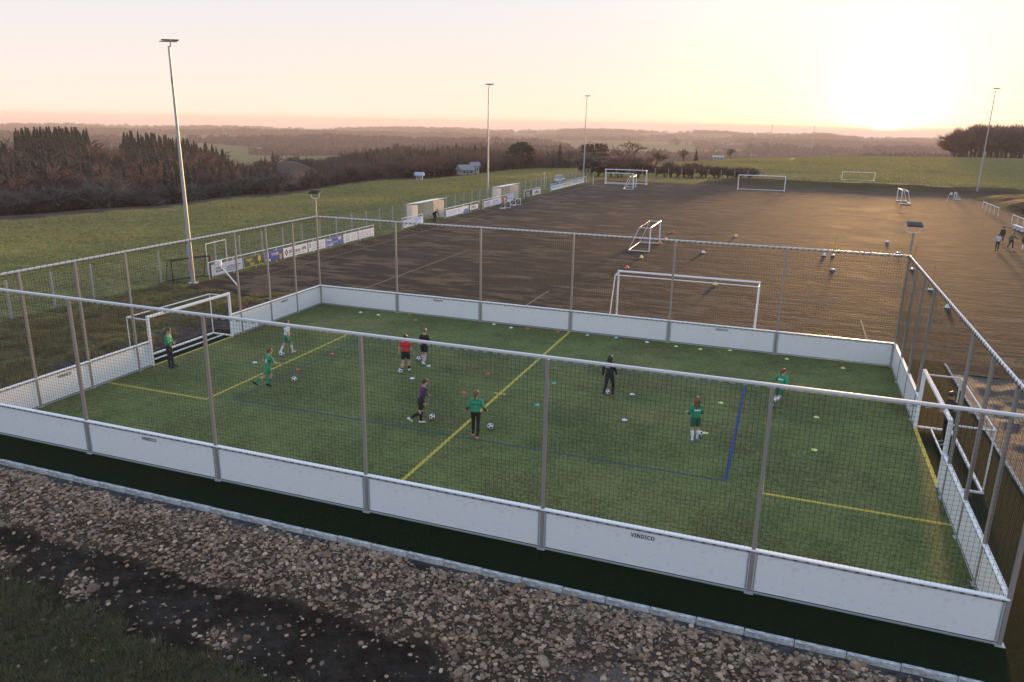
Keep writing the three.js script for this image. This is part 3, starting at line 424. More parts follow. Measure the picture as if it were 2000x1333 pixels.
// wire fence between meadow and sports ground
{
  const f = thing('wire_fence', 'long wire mesh fence with grey posts between the meadow and the pitch', 'fence', [-12.6, 0, 0]);
  const pg = new GB().box(0, 1.0, 0, 0.1, 2.1, 0.1, 0, 0.012).geo(); for (let z = 2; z > -131; z -= 2.55) { const p = addMesh('fence_post', pg, M.post, f); p.position.z = z; }
  const w = new GB(), r = RNG(9); for (let y = 0.1; y <= 2.0; y += 0.2) for (let z = 2; z > -131; z -= 2.55) w.cyl([0.06, y + (r() - 0.5) * 0.02, z], [0.06, y + (r() - 0.5) * 0.02, z - 2.55], 0.0032, 0.0032, 3, false); for (let z = 2; z > -131; z -= 0.2) w.cyl([0.066, 0.05, z], [0.066, 2.02, z], 0.0028, 0.0028, 3, false);
  tag(w.mesh('wire_mesh', M.galv, f), null, null, null, 'stuff');
  const f2 = thing('wire_fence', 'wooden post and wire fence behind the far end of the pitch', 'fence', [-8, 0, -134]);
  const pg2 = new GB().box(0, 1.05, 0, 0.13, 2.3, 0.13, 0, 0.012).geo(), wood = std(0.34, 0.26, 0.2, 0.85); for (let k = 0; k < 16; k++) { const p = addMesh('fence_post', pg2, wood, f2); p.position.set(k * 2.45, 0, -k * 0.72 + 0.4); p.rotation.z = (r() - 0.5) * 0.03; }
  const w2 = new GB(); for (let y = 0.35; y <= 1.95; y += 0.4) w2.cyl([0, y, 0.4], [15 * 2.45, y, -15 * 0.72 + 0.4], 0.006, 0.006, 4, false); tag(w2.mesh('fence_wires', M.galv, f2), null, null, null, 'stuff');
}
// full-size and small goals
M.goalNet = std(0.10, 0.095, 0.09, 0.9);
function goal(name, label, x, z, turn, w, h, dt, db, r, net, mat = M.white, group = 'portable goals on the cinder pitch') {   // opening towards +z in its own frame
  const g = thing(name, label, 'goal', [x, 0, z], turn, group);
  for (const e of [-1, 1]) {
    new GB().cyl([e * w / 2, 0, 0], [e * w / 2, h, 0], r, r, 10).mesh('goal_post', mat, g);
    new GB().cyl([e * w / 2, r * 0.8, 0], [e * w / 2, r * 0.8, -db], r * 0.8, r * 0.8, 8).mesh('ground_bar', mat, g);
    if (dt > 0) new GB().path([[e * w / 2, h - r, 0], [e * w / 2, h - r, -dt], [e * w / 2, r, -db]], r * 0.5, 6).mesh('side_stay', mat, g); else new GB().cyl([e * w / 2, h - r, 0], [e * w / 2, r, -db], r * 0.5, r * 0.5, 6).mesh('side_stay', mat, g);
  }
  new GB().cyl([-w / 2 - r, h, 0], [w / 2 + r, h, 0], r, r, 10).mesh('crossbar', mat, g);
  new GB().cyl([-w / 2, r * 0.8, -db], [w / 2, r * 0.8, -db], r * 0.8, r * 0.8, 8).mesh('rear_bar', mat, g);
  if (dt > 0) new GB().cyl([-w / 2, h - r, -dt], [w / 2, h - r, -dt], r * 0.5, r * 0.5, 6).mesh('rear_top_bar', mat, g);
  if (net) { const n = new GB(), s = net, P = (x, t) => t < 0.25 ? [x, h - r - 0.1 * sin(t * 4 * PI) * 0.4, -dt * t * 4] : [x, mix(h, 0.02, (t - 0.25) / 0.75), mix(-dt, -db, (t - 0.25) / 0.75)]; for (let xx = -w / 2; xx <= w / 2 + 0.01; xx += s) for (let k = 0; k < 8; k++) n.cyl(P(xx, k / 8), P(xx, (k + 1) / 8), 0.004, 0.004, 3, false); for (let t = 0; t <= 1.001; t += s / (h + dt) * 1.0) n.cyl(P(-w / 2, t), P(w / 2, t), 0.004, 0.004, 3, false); for (const e of [-1, 1]) for (let y = s; y < h; y += s) n.cyl([e * w / 2, y, 0], [e * w / 2, y, -mix(db, dt, y / h)], 0.004, 0.004, 3, false); tag(n.mesh('goal_net', M.goalNet, g), null, null, null, 'stuff'); }
  return g;
}
goal('pitch_goal', 'large white goal standing right behind the far boards of the court', 20.16, -24.55, PI, 7.44, 2.5, 0.9, 1.9, 0.06, 0.14, M.white, 'full size pitch goals');
goal('pitch_goal', 'large white goal at the far end of the pitch, centre', 20.05, -118.3, 0.03, 7.44, 2.5, 0.9, 1.9, 0.07, 0.2, M.white, 'full size pitch goals');
goal('pitch_goal', 'large white goal parked in the far left corner by the bare bushes', -3.4, -120.6, 0.02, 7.4, 2.5, 0.8, 1.6, 0.07, 0, M.white, 'full size pitch goals');
goal('youth_goal', 'middle sized white goal standing inside the large corner goal', -4.1, -118.6, 0.03, 5, 2.0, 0.7, 1.3, 0.06, 0);
goal('youth_goal', 'white goal turned sideways in front of the far left corner goals', 0.0, -112.0, PI / 2 + 0.1, 5, 2.05, 0.7, 1.6, 0.06, 0);
goal('youth_goal', 'white portable goal in the middle of the pitch with folded top stays', 14.2, -49.6, PI / 2, 5, 2.05, 0.95, 1.75, 0.055, 0.2);
goal('youth_goal', 'white goal on the right of the pitch below the sunset, turned sideways', 39.8, -108.2, -PI / 2, 5, 1.9, 0.7, 1.3, 0.06, 0);
goal('youth_goal', 'white goal standing in the field behind the far bank', 37.5, -157, 0.05, 6.2, 1.7, 0.6, 1.2, 0.06, 0);
goal('mini_goal', 'small white goal frame in front of the far shelter, nearer of two', -8.1, -72.7, PI / 2 - 0.2, 1.25, 0.85, 0, 0.8, 0.035, 0);
goal('mini_goal', 'small white goal frame in front of the far shelter, farther of two', -8.2, -76.8, PI / 2 - 0.2, 1.25, 0.85, 0, 0.8, 0.035, 0);
goal('mini_goal', 'small pale goal leaning by the bank at the far right', 48.7, -118, -PI / 2, 1.6, 1.1, 0, 0.7, 0.04, 0);
goal('net_cage', 'black framed small goal cage at the foot of the near mast', -11.2, -22.2, PI / 2 - 0.35, 2.6, 1.5, 0.5, 1.0, 0.04, 0.12, M.dark, 'black cages');
// small things beside the pitch
{
  const s = thing('equipment_frame', 'thin pale metal frame behind the black net cage', 'frame', [-11.7, 0, -24.2], 0.1); new GB().path([[0, 0, 0], [0, 2.1, 0], [0, 2.1, -2.2], [0, 0, -2.2]], 0.03).mesh('frame', M.white, s);
  const p = thing('path_lamp', 'short orange lit post lamp behind the last row of boards', 'post', [-13.4, 0, -104]); new GB().cyl([0, 0, 0], [0, 2.2, 0], 0.07, 0.06, 10).mesh('pole', std(0.6, 0.48, 0.36, 0.5), p); new GB().cyl([0, 2.2, 0], [0, 2.55, 0], 0.14, 0.2, 10).mesh('lamp_head', std(0.6, 0.5, 0.4, 0.5), p);
  const q = thing('corner_post', 'short white post at the far left corner of the pitch', 'post', [-8.5, 0, -117.3]); new GB().cyl([0, 0, 0], [0, 1.35, 0], 0.05, 0.05, 8).mesh('pole', M.white, q); new GB().cyl([0, 1.35, 0], [0, 1.4, 0], 0.06, 0.03, 8).mesh('cap', M.white, q);
  const fl = thing('corner_flag', 'small leaning flag pole by the far right bank', 'flag', [46.6, 0, -112]); new GB().cyl([0, 0, 0], [0.35, 1.5, 0], 0.025, 0.02, 6).mesh('pole', M.white, fl); new GB().quad([0.35, 1.5, 0], [0.27, 1.15, 0], [0.6, 1.1, 0.1], [0.68, 1.45, 0.1]).mesh('cloth', std(0.7, 0.65, 0.55, 0.8), fl);
  const c1 = thing('camera_boom', 'short white arm with a lamp fixed to a post on the rough grass side', 'lamp', [-0.35, 2.4, -13.3]); new GB().cyl([0.3, 0, 0], [-1.5, 0.75, -0.9], 0.035, 0.03, 8).mesh('arm', M.white, c1); new GB().box(-1.6, 0.8, -0.95, 0.32, 0.3, 0.22, 0.5, 0.03).mesh('lamp_head', M.white, c1);
  // piled bottles crate by the right barrier
  const k = thing('folding_bench', 'low white bench in front of the right barrier rail', 'bench', [48.4, 0, -79.5], 0.05); new GB().box(0, 0.42, 0, 0.35, 0.05, 3.2, 0, 0.01).mesh('seat', M.white, k); for (const z of [-1.3, 0, 1.3]) new GB().box(0, 0.2, z, 0.3, 0.4, 0.05).mesh('leg', M.white, k);
  // rolled pale trailer behind the last boards
  const v = thing('field_roller', 'small pale roller machine parked behind the last row of boards', 'roller', [-13.6, 0, -113.5]); new GB().box(0, 0.8, 0, 1.3, 0.5, 2.6, 0, 0.1).mesh('body', std(0.6, 0.6, 0.62, 0.4), v); for (const z of [-0.8, 0.8]) new GB().cyl([-0.75, 0.42, z], [0.75, 0.42, z], 0.42, 0.42, 16).mesh('drum', M.darkGrey, v); new GB().box(0, 1.35, 0.5, 1.1, 0.6, 0.9, 0, 0.08).mesh('cab', M.galv, v);
}

// ------------------------------------------------------------------ training gear
const coneMat = { w: std(0.72, 0.74, 0.76, 0.5), r: std(0.70, 0.10, 0.045, 0.5), b: std(0.35, 0.58, 0.72, 0.5), c: std(0.12, 0.48, 0.50, 0.5), l: std(0.66, 0.72, 0.22, 0.5) };
const coneGeo = (s, tall) => new THREE.LatheGeometry([[0.095, 0.0], [0.1, 0.008], [0.085, 0.022], [0.06, tall * 0.6], [0.032, tall], [0.026, tall], [0.052, tall * 0.6], [0.075, 0.018], [0.092, 0.004]].map(([r, y]) => new THREE.Vector2(r * s, y * s)), 20);
const discGeo = coneGeo(1, 0.055), bigGeo = coneGeo(1.75, 0.12), cname = { w: 'white', r: 'orange red', b: 'light blue', c: 'turquoise', l: 'lime yellow' };
const cone = (x, z, k, label, big) => { const m = addMesh('marker_cone', big ? bigGeo : discGeo, coneMat[k]); m.position.set(x, big ? 0.002 : 0.006, z); const r = hash2(x * 100, z * 100, 4); m.rotation.set((r - 0.5) * 0.05, r * 6, 0); tag(m, label, 'marker cone', big ? 'cones on the cinder pitch' : 'marker cones on the turf'); };
[[3.17, -19.22, 'w', 'white marker disc nearest the far left corner of the court'], [4.36, -19.12, 'w', 'white marker disc along the far boards, second from the corner'], [5.86, -19.9, 'r', 'red marker disc close to the far boards, first bay joint'], [6.71, -18.94, 'r', 'red marker disc just in front of another by the far boards'], [10.91, -19.8, 'w', 'white marker disc by the far boards, left of the centre line'], [11.97, -19.53, 'w', 'white marker disc left of two red ones by the far boards'], [12.84, -19.70, 'r', 'red marker disc left of the centre line end, left of the pair'], [14.44, -19.78, 'r', 'red marker disc almost on the far end of the centre line'], [16.02, -19.75, 'b', 'light blue marker disc first right of the centre line by the far boards'], [17.47, -19.85, 'b', 'light blue marker disc second right of the centre line by the far boards'], [19.05, -19.69, 'w', 'white marker disc right of the blue pair by the far boards'], [20.5, -19.51, 'l', 'lime marker disc first of the row along the far boards'], [21.65, -19.49, 'l', 'lime marker disc second of the row along the far boards'], [23, -19.85, 'l', 'lime marker disc third of the row along the far boards'], [25.56, -19.48, 'l', 'lime marker disc fourth of the row along the far boards'], [27.94, -19.03, 'l', 'lime marker disc nearest the far right corner of the court'], [6.04, -11.98, 'r', 'red marker disc right of the yellow box corner line'], [5.98, -9.47, 'r', 'red marker disc behind the ball of the green number six'], [3.69, -9.57, 'w', 'white marker disc inside the left yellow box'], [10.88, -12.09, 'w', 'white marker disc at the feet of the black clad player in shorts'], [10.99, -10.35, 'w', 'white marker disc right of the red shirted player'], [13.64, -12.12, 'r', 'red marker disc left of the centre line, farther of two'], [13.63, -9.65, 'r', 'red marker disc left of the centre line, nearer of two'], [16.6, -12.09, 'c', 'turquoise marker disc right of the centre line, farther of two'], [16.75, -9.44, 'c', 'turquoise marker disc right of the centre line, nearer of two'], [19.87, -12.02, 'w', 'white marker disc right of the player all in black'], [20.15, -9.24, 'w', 'white marker disc nearer than the player all in black'], [23.03, -9.12, 'l', 'lime marker disc touching the ball of the long haired green player'], [23.25, -12.38, 'l', 'lime marker disc just left of the right blue line'], [26.7, -12.22, 'l', 'lime marker disc in the right yellow box, farther of two'], [26.57, -9.05, 'l', 'lime marker disc in the right yellow box, nearer of two'], [27.05, -0.45, 'r', 'orange marker disc peeping over the near boards on the right']].forEach(([x, z, k, l]) => cone(x, z, k, l));
[[13.99, -38.99, 'r', 'red cone left of the large goal top bar on the cinder pitch'], [14.16, -43.95, 'l', 'yellow cone in front of the portable goal'], [14.3, -51.99, 'r', 'red cone at the right foot of the portable goal'], [14.25, -55.42, 'r', 'red cone just behind the portable goal, second of three'], [14.22, -60.4, 'r', 'red cone behind the portable goal, farthest of three'], [20.32, -60.31, 'l', 'yellow cone alone far out on the cinder pitch'], [20.77, -35.42, 'l', 'yellow cone seen through the large goal']].forEach(([x, z, k, l]) => cone(x, z, k, l, true));
[[18.49, -48.79, 'white flat disc in the middle of the cinder pitch'], [34.48, -34.52, 'white flat disc right of the court on the cinder'], [28.1, -52, 'white flat disc beside the second slalom pole'], [33.94, -63.05, 'white flat disc far out near the slalom poles']].forEach(([x, z, l]) => cone(x, z, 'w', l, true));
{
  const yel = std(0.62, 0.44, 0.04, 0.5), org = std(0.7, 0.2, 0.05, 0.5), dome = new THREE.LatheGeometry([[0.0, 0.10], [0.06, 0.096], [0.12, 0.075], [0.17, 0.04], [0.19, 0.01], [0.18, 0.0]].map((p) => new THREE.Vector2(...p)).reverse(), 24);
  [[28.5, -45.11, yel, 'yellow slalom pole on white dome base, nearest left one'], [28.81, -52.34, yel, 'yellow slalom pole on white dome base behind the nearest left one'], [34.15, -56.36, yel, 'yellow slalom pole on white base left of the right court lamp'], [34.25, -48.04, org, 'orange slalom pole on white base behind the right court lamp post'], [34.38, -40.03, org, 'orange slalom pole on white base right of the court corner']].forEach(([x, z, m, l]) => { const g = thing('slalom_pole', l, 'slalom pole', [x, 0, z], 0, 'slalom poles on the cinder pitch'); addMesh('base', dome, M.white, g); new GB().cyl([0, 0.1, 0], [0.06, 1.75, 0.02], 0.028, 0.026, 8).mesh('pole', m, g); });
}
// footballs
{
  const g = new THREE.IcosahedronGeometry(0.11, 7), p = g.attributes.position, col = [], ico = new THREE.IcosahedronGeometry(1, 0).attributes.position, v = V(0, 0, 0), dirs = []; for (let k = 0; k < ico.count; k++) { const d = V(ico.getX(k), ico.getY(k), ico.getZ(k)).normalize(); if (!dirs.some((e) => e.dot(d) > 0.99)) dirs.push(d); }
  for (let k = 0; k < p.count; k += 3) { v.set((p.getX(k) + p.getX(k + 1) + p.getX(k + 2)) / 3, (p.getY(k) + p.getY(k + 1) + p.getY(k + 2)) / 3, (p.getZ(k) + p.getZ(k + 1) + p.getZ(k + 2)) / 3).normalize(); const b = max(...dirs.map((d) => d.dot(v))) > 0.945; for (let j = 0; j < 3; j++) col.push(...(b ? [0.05, 0.045, 0.07] : [0.74, 0.72, 0.76])); }
  g.setAttribute('color', new THREE.Float32BufferAttribute(col, 3)); const nn = []; for (let k = 0; k < p.count; k++) { v.set(p.getX(k), p.getY(k), p.getZ(k)).normalize(); nn.push(v.x, v.y, v.z); } g.setAttribute('normal', new THREE.Float32BufferAttribute(nn, 3));
  const bm = new THREE.MeshStandardMaterial({ vertexColors: true, roughness: 0.4 });
  [[4.2, -10.8, 'white ball above the head of the green number six, by the white shirted player'], [6.77, -8.15, 'white ball ahead of the green number six runner'], [10.22, -10.75, 'white ball at the left foot of the red shirted player'], [10.14, -12.6, 'white ball beside the black clad player in shorts'], [13.72, -6.62, 'white ball at the knee of the red and blue shirted player'], [15.98, -6.59, 'white ball right of the player in green top and black leggings'], [18.95, -11.6, 'white ball between the feet of the player all in black'], [22.87, -8.75, 'white ball beside the long haired green player in shorts']].forEach(([x, z, l], k) => { const m = addMesh('football', g, bm); m.position.set(x, 0.114, z); m.rotation.set(k * 1.3, k * 2.1, k); tag(m, l, 'football', 'footballs in play on the court'); });
}

// ------------------------------------------------------------------ people
const capsule = (px, py, pz, b) => { const dx = b.bx - b.ax, dy = b.by - b.ay, dz = b.bz - b.az, qx = px - b.ax, qy = py - b.ay, qz = pz - b.az, t = clamp((qx * dx + qy * dy + qz * dz) / (b.l2 || 1e-9)), ex = qx - dx * t, ey = qy - dy * t, ez = qz - dz * t; return sqrt(ex * ex + ey * ey + ez * ez) - (b.r0 + (b.r1 - b.r0) * t); };
const bone = (a, b, r0, r1, col, k) => ({ ax: a.x, ay: a.y, az: a.z, bx: b.x, by: b.y, bz: b.z, l2: a.distanceToSquared(b), r0, r1, col, k });
function meshField(bones, cell, kk) {          // smooth union of tapered capsules, meshed with surface nets
  const lo = V(1e9, 1e9, 1e9), hi = V(-1e9, -1e9, -1e9); for (const b of bones) { const r = max(b.r0, b.r1) + 2.5 * cell; lo.min(V(min(b.ax, b.bx) - r, min(b.ay, b.by) - r, min(b.az, b.bz) - r)); hi.max(V(max(b.ax, b.bx) + r, max(b.ay, b.by) + r, max(b.az, b.bz) + r)); }
  const nx = Math.ceil((hi.x - lo.x) / cell) + 1, ny = Math.ceil((hi.y - lo.y) / cell) + 1, nz = Math.ceil((hi.z - lo.z) / cell) + 1, F = new Float32Array(nx * ny * nz).fill(1), id = (i, j, k) => (k * ny + j) * nx + i;
  for (const b of bones) {                     // each capsule touches only its own box of the grid
    const r = max(b.r0, b.r1) + kk + 2 * cell, i0 = max(0, floor((min(b.ax, b.bx) - r - lo.x) / cell)), i1 = min(nx - 1, Math.ceil((max(b.ax, b.bx) + r - lo.x) / cell)), j0 = max(0, floor((min(b.ay, b.by) - r - lo.y) / cell)), j1 = min(ny - 1, Math.ceil((max(b.ay, b.by) + r - lo.y) / cell)), k0 = max(0, floor((min(b.az, b.bz) - r - lo.z) / cell)), k1 = min(nz - 1, Math.ceil((max(b.az, b.bz) + r - lo.z) / cell));
    for (let k = k0; k <= k1; k++) for (let j = j0; j <= j1; j++) for (let i = i0; i <= i1; i++) { const d = capsule(lo.x + i * cell, lo.y + j * cell, lo.z + k * cell, b), q = id(i, j, k), f = F[q], K = b.k ?? kk, h = max(K - abs(d - f), 0) / K; F[q] = min(d, f) - h * h * K * 0.25; }
  }
  const P = [], C = [], I = [], at = new Int32Array(nx * ny * nz).fill(-1);
  for (let k = 0; k + 1 < nz; k++) for (let j = 0; j + 1 < ny; j++) for (let i = 0; i + 1 < nx; i++) {
    let s = 0, x = 0, y = 0, z = 0, n = 0; const f = []; for (let c8 = 0; c8 < 8; c8++) { const v = F[id(i + (c8 & 1), j + (c8 >> 1 & 1), k + (c8 >> 2))]; f.push(v); if (v < 0) s++; }
    if (s === 0 || s === 8) continue;
    for (let a = 0; a < 8; a++) for (const bit of [1, 2, 4]) { const b = a | bit; if (b === a || (f[a] < 0) === (f[b] < 0)) continue; const t = f[a] / (f[a] - f[b]); x += (a & 1) + (bit === 1 ? t : 0); y += (a >> 1 & 1) + (bit === 2 ? t : 0); z += (a >> 2) + (bit === 4 ? t : 0); n++; }
    const X = lo.x + (i + x / n) * cell, Yv = lo.y + (j + y / n) * cell, Z = lo.z + (k + z / n) * cell; at[id(i, j, k)] = P.length / 3; P.push(X, Yv, Z);
    let bd = 1e9, bc = bones[0].col; for (const b of bones) { const d = capsule(X, Yv, Z, b); if (d < bd) { bd = d; bc = b.col; } } C.push(...(typeof bc === 'function' ? bc(X, Yv, Z) : bc));
  }
  for (let k = 1; k + 1 < nz; k++) for (let j = 1; j + 1 < ny; j++) for (let i = 1; i + 1 < nx; i++) {
    const a = F[id(i, j, k)] < 0; for (const [di, dj, dk, o] of [[1, 0, 0, [[0, -1, -1], [0, 0, -1], [0, 0, 0], [0, -1, 0]]], [0, 1, 0, [[-1, 0, -1], [-1, 0, 0], [0, 0, 0], [0, 0, -1]]], [0, 0, 1, [[-1, -1, 0], [0, -1, 0], [0, 0, 0], [-1, 0, 0]]]]) {
      if (a === (F[id(i + di, j + dj, k + dk)] < 0)) continue; const q = o.map((e) => at[id(i + e[0], j + e[1], k + e[2])]); if (q.includes(-1)) continue; if (!a) q.reverse(); I.push(q[0], q[1], q[2], q[0], q[2], q[3]);
    }
  }
  return { P, C, I };
}
const SKIN = [0.50, 0.30, 0.22];
const headProto = (() => {                     // face towards +z, chin near y = 0, crown near 0.22
  const b = (x0, y0, z0, x1, y1, z1, r0, r1, col, k) => bone(V(x0, y0, z0), V(x1, y1, z1), r0, r1, col ?? SKIN, k), dk = [0.03, 0.022, 0.02], lip = [0.36, 0.14, 0.12];
  return meshField([b(0, 0.135, -0.02, 0, 0.13, 0.012, 0.085, 0.076), b(-0.018, 0.05, 0.03, 0.018, 0.05, 0.03, 0.048, 0.048), b(0, 0.025, 0.045, 0, 0.03, 0.05, 0.028, 0.026), b(0, 0.115, 0.085, 0, 0.082, 0.105, 0.009, 0.015, SKIN, 0.012), b(-0.012, 0.055, 0.085, 0.012, 0.055, 0.085, 0.009, 0.009, lip, 0.008), b(-0.036, 0.125, 0.072, -0.026, 0.125, 0.078, 0.011, 0.011, dk, 0.005), b(0.036, 0.125, 0.072, 0.026, 0.125, 0.078, 0.011, 0.011, dk, 0.005), b(-0.083, 0.095, -0.005, -0.086, 0.13, -0.012, 0.012, 0.017, SKIN, 0.01), b(0.083, 0.095, -0.005, 0.086, 0.13, -0.012, 0.012, 0.017, SKIN, 0.01), b(0, -0.04, -0.01, 0, 0.05, -0.008, 0.048, 0.046)], 0.0065, 0.03);
})();
const handProto = (() => {                     // wrist at the origin, fingers along -y, thumb towards +x, palm towards +z
  const b = (x0, y0, z0, x1, y1, z1, r0, r1) => bone(V(x0, y0, z0), V(x1, y1, z1), r0, r1, SKIN), l = [b(0, 0.01, 0, 0, -0.03, 0, 0.026, 0.026), b(-0.02, -0.045, 0, 0.018, -0.045, 0, 0.02, 0.02), b(-0.022, -0.07, 0.002, 0.02, -0.075, 0.002, 0.016, 0.016)];
  [[0.026, 0.036], [0.009, 0.042], [-0.009, 0.038], [-0.026, 0.029]].forEach(([x, n]) => { l.push(b(x, -0.08, 0.003, x * 1.1, -0.08 - n, 0.014, 0.0095, 0.009), b(x * 1.1, -0.08 - n, 0.014, x * 1.1, -0.08 - n * 1.75, 0.036, 0.009, 0.0078)); });
  l.push(b(0.022, -0.025, 0.004, 0.048, -0.055, 0.014, 0.014, 0.011), b(0.048, -0.055, 0.014, 0.052, -0.085, 0.026, 0.011, 0.009)); return meshField(l, 0.0045, 0.008);
})();
const dirOf = (p, o, s) => V(sin(o) * s, -cos(p) * cos(o), sin(p) * cos(o));   // straight down, swung forwards by p and outwards by o
function person(label, x, z, yaw, H, wear, pose, extra = {}) {
  const g = thing('person', label, 'person', [x, 0.006, z], yaw, extra.group ?? 'players training on the court'), k = H / 1.65, W = wear, B = [], lean = pose.lean ?? 0.05, side = pose.side ?? 0;
  const torso = new THREE.Matrix4().makeRotationFromEuler(new THREE.Euler(lean, pose.twist ?? 0, side, 'XYZ')), up = (a, b, c2) => V(a * k, b * k, c2 * k).applyMatrix4(torso);
  const feet = [], hands = [];
  const ch = (a, b, r0, r1, col, kk) => B.push(bone(a, b, r0 * k, r1 * k, col, kk));
  // trunk
  ch(V(-0.06 * k, 0, 0), V(0.06 * k, 0, 0), 0.105, 0.105, W.bottom); ch(up(-0.055, 0.09, 0.0), up(0.055, 0.09, 0.0), 0.10, 0.10, W.hem ?? W.top); ch(up(-0.05, 0.2, 0.005), up(0.05, 0.2, 0.005), 0.098, 0.098, W.top); ch(up(-0.075, 0.34, 0.0), up(0.075, 0.34, 0.0), 0.1, 0.1, W.top); ch(up(-0.14, 0.435, -0.012), up(0.14, 0.435, -0.012), 0.06, 0.06, W.top); ch(up(0, 0.44, -0.01), up(0, 0.53, 0.008), 0.055, 0.046, W.collar ?? SKIN);
  // legs
  [-1, 1].forEach((s, j) => {
    const [p, o, kn, toe = 0] = pose.legs[j], hip = V(s * 0.088 * k, -0.03 * k, 0), d1 = dirOf(p, o, s), knee = hip.clone().addScaledVector(d1, 0.405 * k), d2 = dirOf(p - kn, o * 0.4, s), ank = knee.clone().addScaledVector(d2, 0.385 * k), mid = hip.clone().lerp(knee, W.shorts ? 0.55 : 0.5);
    ch(hip, mid, W.shorts ? 0.096 : 0.088, W.shorts ? 0.094 : 0.07, W.bottom); ch(mid, knee, 0.068, 0.053, W.shorts ? SKIN : W.bottom);
    const sock = knee.clone().lerp(ank, W.sockAt ?? 0.18), calf = knee.clone().lerp(ank, 0.35).add(V(0, 0, -0.018 * k)); ch(knee, sock, 0.052, 0.05, W.shorts ? SKIN : W.bottom); ch(sock, calf, 0.051, 0.056, W.sock); ch(calf, ank, 0.056, 0.037, W.sock);
    const fp = p - kn + toe, fd = V(0, sin(fp) * 0.9 - 0.12, cos(fp)).normalize(), heel = ank.clone().addScaledVector(d2, 0.045 * k).addScaledVector(fd, -0.035 * k), tip = heel.clone().addScaledVector(fd, 0.19 * k); ch(ank, heel, 0.038, 0.036, W.shoe); ch(heel, tip, 0.036, 0.031, W.shoe); feet.push(heel.y - 0.036 * k, tip.y - 0.031 * k);
  });
  // arms
  [-1, 1].forEach((s, j) => {
    const [p, o, el, inn = 0.15] = pose.arms[j], sh = up(s * 0.165, 0.43, -0.01), d1 = dirOf(p + lean * 0.0, o, s), elb = sh.clone().addScaledVector(d1, 0.27 * k), d2 = dirOf(p + el, o, s); d2.x -= s * inn; d2.normalize(); const wr = elb.clone().addScaledVector(d2, 0.235 * k), cut = sh.clone().lerp(elb, 0.62);
    ch(sh, cut, 0.06, 0.056, W.sleeve ?? W.top); ch(cut, elb, W.short ? 0.042 : 0.054, 0.043, W.short ? SKIN : W.sleeve ?? W.top); ch(elb, wr, W.short ? 0.042 : 0.047, W.short ? 0.028 : 0.036, W.short ? SKIN : W.cuff ?? W.sleeve ?? W.top); hands.push([wr, d2, s]);
  });
  const body = meshField(B, 0.0135, 0.035 * k), base = -min(...feet), geo = { P: [...body.P], C: [...body.C], I: [...body.I] };
  const join = (m, mat, flip) => { const o = geo.P.length / 3, v = V(0, 0, 0); for (let q = 0; q < m.P.length; q += 3) { v.set(m.P[q], m.P[q + 1], m.P[q + 2]).applyMatrix4(mat); geo.P.push(v.x, v.y, v.z); } for (const c3 of m.C) geo.C.push(c3); for (let q = 0; q < m.I.length; q += 3) flip ? geo.I.push(m.I[q] + o, m.I[q + 2] + o, m.I[q + 1] + o) : geo.I.push(m.I[q] + o, m.I[q + 1] + o, m.I[q + 2] + o); };
  const hm = new THREE.Matrix4().makeRotationFromEuler(new THREE.Euler(lean * 0.5 + (pose.nod ?? 0.1), pose.turn ?? 0, side * 0.5, 'YXZ')); hm.scale(V(k, k, k)); const hp = up(0, 0.545, 0.01); hm.setPosition(hp); join(headProto, hm);
  for (const [wr, d, s] of hands) { const q = new THREE.Quaternion().setFromUnitVectors(V(0, -1, 0), d), m = new THREE.Matrix4().compose(wr, q, V(s * k * -1, k, k)); const tw = new THREE.Matrix4().makeRotationY(s * -0.9); join(handProto, m.multiply(tw), s > 0); }
  const bg = new THREE.BufferGeometry(); bg.setAttribute('position', new THREE.Float32BufferAttribute(geo.P, 3)); bg.setAttribute('color', new THREE.Float32BufferAttribute(geo.C, 3)); bg.setIndex(geo.I); bg.computeVertexNormals();
  const bodyMesh = addMesh('body', bg, M.vert, g); bodyMesh.position.y = base;
  // hair or cap
  const hc = extra.hair ?? [0.06, 0.035, 0.022], hb = []; const q = (a, b, c2, d, e, f, r0, r1) => hb.push(bone(V(a, b, c2), V(d, e, f), r0, r1, hc)); q(0, 0.155, -0.028, 0, 0.16, 0.0, 0.09, 0.082); q(0, 0.12, -0.05, 0, 0.1, -0.055, 0.075, 0.06);
  const st = extra.style ?? 'pony'; if (st === 'pony') { q(0, 0.16, -0.1, 0, 0.12, -0.15, 0.035, 0.042); q(0, 0.12, -0.15, 0.01, -0.02, -0.15, 0.042, 0.026); q(0.01, -0.02, -0.15, 0.015, -0.1, -0.135, 0.026, 0.01); } if (st === 'long') { q(-0.05, 0.1, -0.06, -0.06, -0.1, -0.075, 0.055, 0.04); q(0.05, 0.1, -0.06, 0.06, -0.1, -0.075, 0.055, 0.04); q(0, 0.1, -0.09, 0, -0.16, -0.11, 0.06, 0.03); } if (st === 'bun') { q(0, 0.2, -0.085, 0, 0.21, -0.095, 0.045, 0.045); }
  if (st === 'cap') { q(-0.05, 0.175, 0.04, 0.05, 0.175, 0.04, 0.05, 0.05); q(-0.035, 0.16, 0.1, 0.035, 0.16, 0.1, 0.014, 0.014); }
  const hf = meshField(hb, 0.009, 0.03), hg = new THREE.BufferGeometry(); hg.setAttribute('position', new THREE.Float32BufferAttribute(hf.P, 3)); hg.setAttribute('color', new THREE.Float32BufferAttribute(hf.C, 3)); hg.setIndex(hf.I); hg.computeVertexNormals(); const hair = addMesh(st === 'cap' ? 'cap' : 'hair', hg, M.hair, g); hm.setPosition(hp.clone().add(V(0, base, 0))); hair.applyMatrix4(hm);
